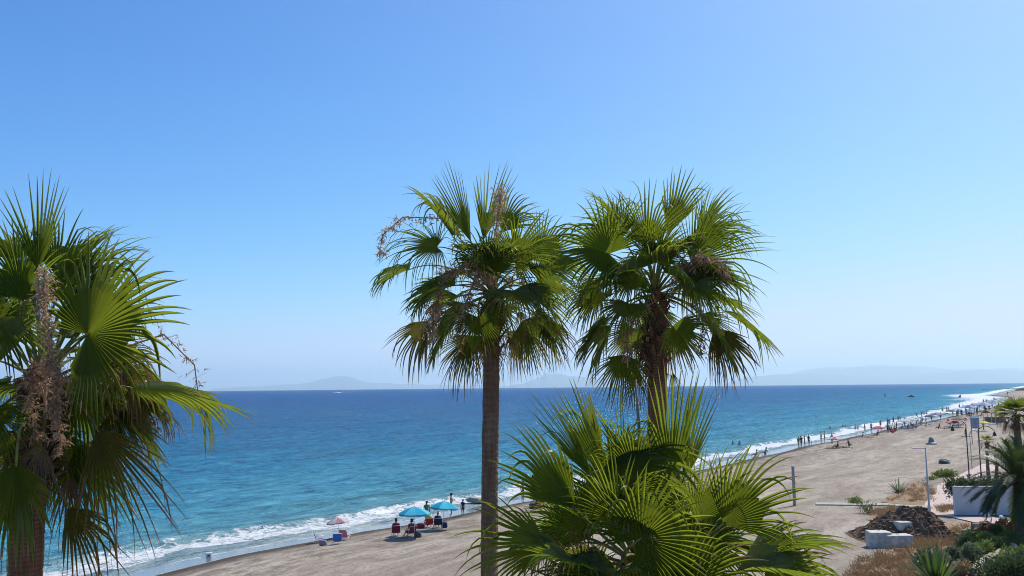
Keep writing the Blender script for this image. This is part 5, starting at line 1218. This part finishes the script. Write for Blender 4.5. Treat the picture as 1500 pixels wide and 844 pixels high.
for i, (px, py, sz, mat, lab) in enumerate((
        (1451, 786, (1.3, 1.2, .95), M_RUST, 'rusty brown shrub nearest the foot of the white wall'), (1478, 784, (1.6, 1.2, 1.0), M_RUST, 'rusty brown shrub in front of the feather palm trunk'), (1463, 790, (1.2, 1.0, .8), M_BUSH, 'green shrub between the two rusty ones'),
        (1432, 800, (1.6, 1.3, .95), M_BUSH, 'mid green shrub at the left of the garden beside the pale stones'), (1446, 805, (1.3, 1.2, .9), M_BUSHY, 'yellow green shrub in the middle of the garden'), (1416, 806, (1.4, 1.1, .8), M_BUSHD, 'dark green low shrub at the garden edge by the dry grass'),
        (1439, 820, (1.35, 1.2, 1.15), M_BUSH, 'round green shrub above the lower stone edging'), (1425, 827, (1.1, 1.0, 1.1), M_BUSHG, 'grey green conical shrub left of the round green one'), (1464, 812, (1.4, 1.2, .9), M_BUSHD, 'dark spiky shrub right of the yellow green one'),
        (1480, 800, (1.5, 1.2, .8), M_BUSH, 'green shrub beside the feather palm foot'), (1408, 845, (1.3, 1.1, .8), M_BRUSH, 'straw coloured shrub behind the yucca'), (1402, 822, (1.2, 1.0, .7), M_BUSHG, 'dusty grey shrub at the edge of the dry grass'),
        (1362, 832, (2.0, 1.3, 1.0), M_BUSHG, 'pale flowering shrub just behind the yucca'), (1492, 826, (1.8, 1.2, 1.0), M_BUSH, 'bright leafed shrub on the right edge above the dark hedge'), (1470, 836, (1.5, 1.2, .9), M_BUSHY, 'light green shrub above the dark hedge'))):
    shrub(G(px, py), sz, lab, mat, 20 + i, 1100, .15, group=gp)
g = G(1484, 862); shrub(g, (3.4, 2.0, 1.5), 'dense dark hedge bush at the bottom right corner', M_BUSHD, 61, 3200, .16, 'hedge', 'hedge')
# dry brush
def brush(px0, px1, n_, seed, poly):
    r_ = np.random.default_rng(seed); V = []; FA = []; AL = []; SG = []
    from mathutils.geometry import intersect_point_line
    def inside(x, y):
        c = False; j = len(poly) - 1
        for i in range(len(poly)):
            xi, yi = poly[i]; xj, yj = poly[j]
            if (yi > y) != (yj > y) and x < (xj - xi) * (y - yi) / (yj - yi) + xi: c = not c
            j = i
        return c
    xs = [p[0] for p in poly]; ys = [p[1] for p in poly]
    for _ in range(n_):
        x, y = r_.uniform(min(xs), max(xs)), r_.uniform(min(ys), max(ys))
        if not inside(x, y) or mnoise.noise(Vector((x * .06, y * .12, seed))) < -.12: continue
        g = G(x, y) if False else None
        rr = ray(x, y); z = 1.7; p = CAM + rr * ((z - CAMZ) / rr[2]); p[2] = float(height(p[0], p[1])); p = CAM + rr * ((p[2] - CAMZ) / rr[2])
        for b_ in range(9):
            d = unit(np.array([r_.normal(0, .5), r_.normal(0, .5), 1])); L = r_.uniform(.15, .5); W = unit(np.cross(d, r_.normal(0, 1, 3))) * .014; q = p + np.array([r_.normal(0, .13), r_.normal(0, .13), .03]); b = len(V); s = r_.uniform()
            V += [q - W, q + W, q + d * L * .6 + W * .8 + DOWN * .02, q + d * L * .6 - W * .8, q + d * L + np.array([r_.normal(0, .08), r_.normal(0, .08), -.05])]; FA += [(b, b + 1, b + 2, b + 3), (b + 3, b + 2, b + 4)]; AL += [0, 0, .5, .5, 1]; SG += [s] * 5
    return V, FA, AL, SG
V, FA, AL, SG = [], [], [], []
for k, (n_, poly) in enumerate(((2600, [(1244, 838), (1262, 818), (1300, 806), (1332, 795), (1372, 785), (1420, 768), (1420, 790), (1395, 812), (1380, 835), (1400, 870), (1230, 870)]), (320, [(1296, 735), (1320, 718), (1352, 705), (1374, 722), (1368, 736)]), (160, [(1372, 745), (1400, 742), (1400, 756), (1380, 756)]), (200, [(1272, 752), (1300, 744), (1340, 744), (1290, 758)]))):
    a, b, c, d = brush(0, 0, n_, k, poly); o = len(V); V += [tuple(q) for q in a]; FA += [tuple(o + i for i in f) for f in b]; AL += c; SG += d
m = MB(); m.v = V; m.f = FA; m.m = [0] * len(FA); tag(m.build('dry_grass', M_BRUSH, attrs={'along': AL, 'seg': SG}), kind='stuff')
# stones edging the garden, posts
sp = [(1400, 792), (1404, 788), (1408, 785), (1413, 782), (1418, 779), (1424, 776), (1430, 773), (1437, 771)]
for i, (px, py) in enumerate(sp):
    s = .34 + .12 * math.sin(i * 2.3); boulder('garden_stone', G(px, py), (s * 1.3, s, s * .8), 'pale rough stone in the row edging the garden below the white wall', M_ROCK, 30 + i, 'stone', 'pale stones edging the garden', 2)
lw = patch('stone_wall', [(1418, 846), (1436, 831), (1456, 820), (1480, 806)], [(1428, 850), (1446, 834), (1466, 823), (1490, 809)], plain((.33, .28, .21), .9, .35, 2.2, name='rubble_stone', bump=.8), .42, 40, 5, None, .5)
for v in lw.data.vertices: v.co += Vector((mnoise.noise(v.co * 2.3) * .06, mnoise.noise(v.co * 2.1 + Vector((9, 0, 0))) * .06, mnoise.noise(v.co * 3) * .07))
tag(lw, 'low rubble stone wall slanting through the garden at the lower right', 'stone wall')
def post(px, py, h, r, label, mat, name='wooden_post', cat='post', group=None, n_=8):
    g = G(px, py); root = thing(name, g, label, cat, group)
    m = MB(); m.tube([(0, 0, -.3), (0.005, 0, h * .5), (0, .008, h - .03), (0, .008, h)], [r, r * .98, r * .95, r * .7], n_); m.build('shaft', mat, root, smooth=True)
    c = MB(); c.tube([(0, .008, h - .01), (0, .008, h + .035)], [r * 1.12, r * .6], n_); c.build('cap', mat, root); return root
M_WOOD = plain((.20, .18, .16), .9, .3, 14, name='weathered_wood')
post(1164, 741, mpp(G(1164, 741)) * 57, .13, 'tall weathered grey post standing in the sand right of the low palm', plain((.34, .33, .32), .9, .25, 10, name='grey_wood'))
post(1424, 778, .55, .05, 'thin dark stake standing among the pale garden stones', M_WOOD)
post(1447, 849, 1.0, .07, 'dark wooden post at the end of the rubble stone wall', M_WOOD)
post(1444, 758, .62, .09, 'white bollard against the shaded wall, left of two', M_WHITEMETAL, 'bollard', 'bollard', 'white bollards at the foot of the wall')
post(1449, 758.5, .55, .07, 'slimmer white bollard against the shaded wall, right of two', M_WHITEMETAL, 'bollard', 'bollard', 'white bollards at the foot of the wall')
post(1467.5, 770, .60, .13, 'white bollard in front of the path among the rusty shrubs', M_WHITEMETAL, 'bollard', 'bollard')
# lamp posts
def lamp(px, py, top, label, mat, arm=-1.0, r=.06, hang=False, tarm=None):
    g = G(px, py); h = mpp(g) * (py - top); root = thing('lamp_post', g, label, 'lamp post', 'lamp posts along the promenade')
    m = MB(); m.tube([(0, 0, -.2), (0, 0, .5), (0, 0, .55), (0, 0, h)], [r * 1.5, r * 1.5, r, r * .75], 10); m.build('pole', mat, root, smooth=True)
    b = MB(); b.tube([(0, 0, -.02), (0, 0, .05)], [r * 2.6, r * 2.4], 10); b.build('base_plate', mat, root)
    a = MB()
    if hang:
        pts = bez(np.array([0, 0, h - .05]), np.array([arm * .5, 0, h + .75]), np.array([arm, 0, h - .15]), 12); a.tube(pts, .035, 7); a.build('arm', mat, root, smooth=True)
        l = MB(); l.tube([(arm, 0, h - .1), (arm, 0, h - .25), (arm, 0, h - .3), (arm, 0, h - .62), (arm, 0, h - .68)], [.02, .03, .10, .2, .07], 10); l.build('lantern', M_DARKMETAL, root, smooth=True)
    else:
        a.tube([(0, 0, h - .06), (arm * .45, 0, h - .05), (arm * .5, 0, h - .04)], .03, 7); a.build('arm', mat, root, smooth=True)
        l = MB(); l.box((arm * .75, 0, h - .02), (abs(arm) * .62, .24, .07)); l.build('lamp_head', mat, root, bevel=.02)
        gl = MB(); gl.box((arm * .78, 0, h - .062), (abs(arm) * .42, .17, .012)); gl.build('lens', plain((.6, .6, .56), .3, .05, 5), root)
    if tarm:
        t = MB(); t.tube([(-.55, 0, tarm), (.55, 0, tarm)], .03, 6); t.build('cross_arm', mat, root, smooth=True)
M_SILVER = plain((.50, .50, .49), .5, .08, 9, .5, .0, name='galvanised')
lamp(1361.5, 751, 657, 'silver lamp post with a single flat arm pointing left beside the pink path', M_SILVER, -.95, .075)
lamp(1420, 702, 622, 'dark lamp post with a curved arm and a hanging lantern over the beach', M_DARKMETAL, -1.35, .06, True, mpp(G(1420, 702)) * 62)
lamp(1437.5, 700, 630, 'dark lamp post right of the curved arm one, with a lantern hanging to the right', M_DARKMETAL, 1.6, .06, True)
# arched shower frame
g = G(1424, 688); k = mpp(g); root = thing('beach_shower', g, 'pale arched metal pipe frame standing between the two dark lamp posts', 'shower', rz=0)
m = MB(); hh = k * 57; wq = k * 12.5
m.tube([(0, 0, -.1), (0, 0, hh - wq * .5)] + [(wq / 2 - wq / 2 * math.cos(a), 0, hh - wq * .5 + wq * .5 * math.sin(a)) for a in np.linspace(0, math.pi, 12)] + [(wq, 0, -.1)], .05, 8); m.build('pipe', M_STEEL, root, smooth=True)
m = MB(); m.tube([(0, 0, 1.1), (wq, 0, 1.1)], .03, 6); m.build('crossbar', M_STEEL, root)
# notice board
g = G(1430, 650); k = mpp(g); root = thing('notice_board', g, 'blue grey notice board with a white top strip on two posts', 'notice board', rz=rad(4))
bw, bh, zb = 13 * k, 18.5 * k, 22 * k
m = MB(); m.box((0, 0, zb + bh / 2), (bw, .08, bh)); m.build('panel', plain((.20, .25, .33), .6, .12, 2), root, bevel=.01)
m = MB(); m.box((0, -.05, zb + bh - .22 * bh / 2), (bw * .98, .03, bh * .16)); m.build('title_strip', plain((.74, .75, .75), .5, .05, 4), root)
m = MB(); [m.box((x * bw, -.05, zb + bh * z), (bw * .32, .024, bh * .2)) for x in (-.24, .24) for z in (.22, .52)]; m.build('notice', plain((.27, .32, .40), .6, .2, 4), root)
for x in (-bw * .42, bw * .42):
    m = MB(); m.tube([(x, .06, -.2), (x, .06, zb + bh)], .05, 8); m.build('post', M_DARKMETAL, root)
# thatched shelters
M_THATCH = plain((.24, .19, .14), .95, .35, 16, name='thatch', bump=.9)
g = G(1404, 626); root = thing('thatched_parasol', g, 'brown thatched parasol on a thin post beside the hot pink parasol', 'parasol', 'sun parasols on the beach')
m = MB(); r_ = np.random.default_rng(2)
for q in range(3): m.tube([(0, 0, 2.35 - .22 * q), (0, 0, 2.2 - .25 * q), (0, 0, 1.72 - .1 * q + .1)], [.1 + .3 * q, .5 + .3 * q, 1.25 + .18 * q], 18)
m.build('canopy', M_THATCH, root); m = MB(); m.tube([(0, 0, -.3), (0, 0, 2.3)], .07, 8); m.build('pole', M_WOOD, root)
g = G(1462, 618); k = mpp(g); root = thing('thatched_bar', g, 'long low thatched beach shelter on pale posts beyond the notice board', 'beach shelter', rz=rad(2))
L, hh = 34 * k, 2.3
m = MB(); vs = []; nx = 40
for i in range(nx + 1):
    x = -L / 2 + L * i / nx
    for y, z in ((-1.9, hh - .25), (-1.9, hh - .05), (-.9, hh + .28), (0, hh + .55), (.9, hh + .28), (1.9, hh - .05), (1.9, hh - .25)):
        vs.append((x, y, z + mnoise.noise(Vector((x * 1.7, y * 2, 3))) * .09))
m.add(vs, [(i * 7 + j, i * 7 + j + 1, i * 7 + j + 8, i * 7 + j + 7) for i in range(nx) for j in range(6)]); m.build('roof', M_THATCH, root)
for x in np.linspace(-L / 2 + .2, L / 2 - .2, 6):
    for y in (-1.7, 1.7):
        m = MB(); m.tube([(x, y, -.2), (x, y, hh - .1)], .08, 7); m.build('post', plain((.62, .60, .56), .8, .15, 9), root)
m = MB(); m.box((0, 1.2, .55), (L * .9, .5, 1.1)); m.build('counter', plain((.30, .22, .15), .8, .25, 6), root, bevel=.02)
# covered boats drawn up on the sand
def hull(L, W, H, root, mat, keel_up=True):
    m = MB(); n_, k_ = 22, 12; vs = []
    for i in range(n_ + 1):
        t = i / n_; wd = W / 2 * (1 - abs(2 * t - 1) ** 2.6) ** .6 + .02; hh = H * (1 - abs(2 * t - 1) ** 3 * .35)
        for j in range(k_ + 1):
            a = math.pi * j / k_; vs.append(((t - .5) * L, -wd * math.cos(a), hh * math.sin(a) ** .7))
    m.add(vs, [(i * (k_ + 1) + j, (i + 1) * (k_ + 1) + j, (i + 1) * (k_ + 1) + j + 1, i * (k_ + 1) + j + 1) for i in range(n_) for j in range(k_)]); return m.build('hull', mat, root, smooth=True)
g = G(1364.5, 651); k = mpp(g); root = thing('boat', g, 'small boat under a humped grey cover standing alone on the open sand', 'boat', 'boats drawn up on the sand', rad(6))
hull(16 * k, 1.5, .36, root, plain((.30, .31, .30), .7, .15, 4)); m = MB(); m.tube([(0, 0, .25), (0, 0, .6), (0, 0, .95), (.1, 0, 1.06)], [4.6 * k, 4.3 * k, 3.4 * k, 1.8 * k], 18, flat=.5); m.build('cover', plain((.19, .20, .20), .85, .2, 5), root, smooth=True)
m = MB(); m.tube([(-8 * k, 0, .12), (8 * k, 0, .12)], .05, 6); m.build('keel', plain((.16, .16, .15), .8, .1, 5), root)
g = G(1382, 679); k = mpp(g); root = thing('boat', g, 'flat upturned dark grey dinghy with a white end below the covered boat', 'boat', 'boats drawn up on the sand', rad(-3))
hull(12 * k, 1.3, .48, root, plain((.085, .08, .075), .7, .2, 5)); m = MB(); m.box((6.2 * k, 0, .22), (.25, .95, .42)); m.build('transom', plain((.66, .66, .64), .6, .08, 5), root, bevel=.03)
m = MB(); m.tube([(-5.4 * k, 0, .42), (0, 0, .51), (5.8 * k, 0, .45)], .04, 6); m.build('keel', plain((.2, .19, .18), .8, .1, 5), root)
# far dark breakwater mounds on the spit
for i, (x0, x1, py, h, lab) in enumerate(((1474, 1488, 571, 3.2, 'dark rock mound on the far spit, left of two'), (1492, 1512, 572, 5.0, 'larger dark rock mound at the right edge of the far spit'))):
    a = G(x0, py); b = G(x1, py); boulder('rock_mound', (a + b) / 2 - np.array([0, 0, h * .2]), (abs(b[0] - a[0]), 10, h), lab, plain((.06, .055, .05), .9, .3, .3, name='far_rock'), 50 + i, 'rock', None, 3, .9, 0, .25)
# boats at sea
def motorboat(px, py, L, rz, label, white=True, kind='motorboat'):
    q = sea_hit(px, py); z = -(q @ q) / (2 * 6.37e6); root = thing(kind, (q[0], q[1], z), label, 'boat', None, rad(rz)); m = MB(); n_ = 14; vs = []
    for i in range(n_ + 1):
        t = i / n_; wd = L * .15 * min(1, (1 - t) * 2.4 + .02) ** .6; zz = L * (.10 + .07 * t * t)
        for y, zq in ((-wd * .55, -.25), (-wd * .9, zz * .35), (-wd, zz), (wd, zz), (wd * .9, zz * .35), (wd * .55, -.25)): vs.append(((t - .5) * L, y, zq))
    m.add(vs, [(i * 6 + j, (i + 1) * 6 + j, (i + 1) * 6 + j + 1, i * 6 + j + 1) for i in range(n_) for j in range(5)] + [tuple(range(6))]); m.build('hull', plain((.78, .78, .76) if white else (.03, .035, .05), .3, .05, 2), root)
    c = MB(); c.box((-L * .04, 0, L * .20), (L * .30, L * .19, L * .13)); c.build('cabin', plain((.72, .73, .74) if white else (.04, .04, .05), .3, .05, 2), root, bevel=L * .025)
    c = MB(); c.box((L * .01, 0, L * .225), (L * .24, L * .196, L * .05)); c.build('windscreen', plain((.02, .03, .04), .15, .05, 2), root)
    return root
motorboat(497, 574.3, 26, 12, 'white motor yacht far out on the sea below the pale mountain')
w_ = sea_hit(494, 575.0); m = MB(); zz = -(w_ @ w_) / (2 * 6.37e6)
m.add([(w_[0] + 9 * math.cos(t) * (1 + .2 * math.sin(5 * t)), w_[1] + 20 * math.sin(t), zz + .35 + .4 * math.sin(3 * t)) for t in np.linspace(0, 2 * math.pi, 40)[:-1]] + [(w_[0], w_[1], zz + 1.2)], [(i, (i + 1) % 39, 39) for i in range(39)])
tag(m.build('water_wake', plain((.8, .82, .84), .8, .1, .2, name='wake_foam')), kind='structure')
motorboat(1335, 581.5, 5.5, 15, 'small dark motorboat crossing off the far beach', False)
q = sea_hit(1407, 583.5)
m_ = thing('sailing_dinghy', (q[0], q[1], 0), 'small dinghy with a dark sail off the far beach', 'boat'); m = MB(); hull(3.2, 1.2, .4, m_, plain((.7, .7, .7), .4, .05, 3))
m = MB(); m.tube([(.4, 0, 0), (.3, 0, 2.6)], .05, 6); m.build('mast', M_STEEL, m_)
m = MB(); m.add([(.32, 0, .5), (-1.6, .25, .6), (-.8, .3, 1.6), (.28, 0, 2.5), (.33, .03, .5), (-1.6, .29, .6), (-.8, .34, 1.6), (.3, .03, 2.5)], [(0, 1, 2, 3), (7, 6, 5, 4)]); m.build('sail', plain((.05, .10, .10), .8, .1, 3), m_)
q = sea_hit(1296.5, 580.5); o = thing('buoy', (q[0], q[1], 0), 'tiny dark marker buoy on the water left of the small dark motorboat', 'buoy'); m = MB(); m.tube([(0, 0, -.3), (0, 0, .5), (0, 0, .8), (0, 0, 1.9), (0, 0, 2.1)], [.8, .8, .3, .22, .1], 10); m.build('float', plain((.05, .05, .05), .6, .1, 3), o); m = MB(); m.tube([(0, 0, 2.0), (0, 0, 2.9)], .05, 6); m.build('mast', M_DARKMETAL, o)
# three thin dark palm stems by the lamp posts
small_fan_palm(1446, 650, 1449, 703, None, 'thin dark stemmed palm with a ragged drooping top right of the lamp posts', .13, .6, 18, 41, .35)
small_fan_palm(1459, 668, 1460, 700, None, 'short dark stemmed palm right of the ragged thin one', .13, .5, 14, 43, .3)
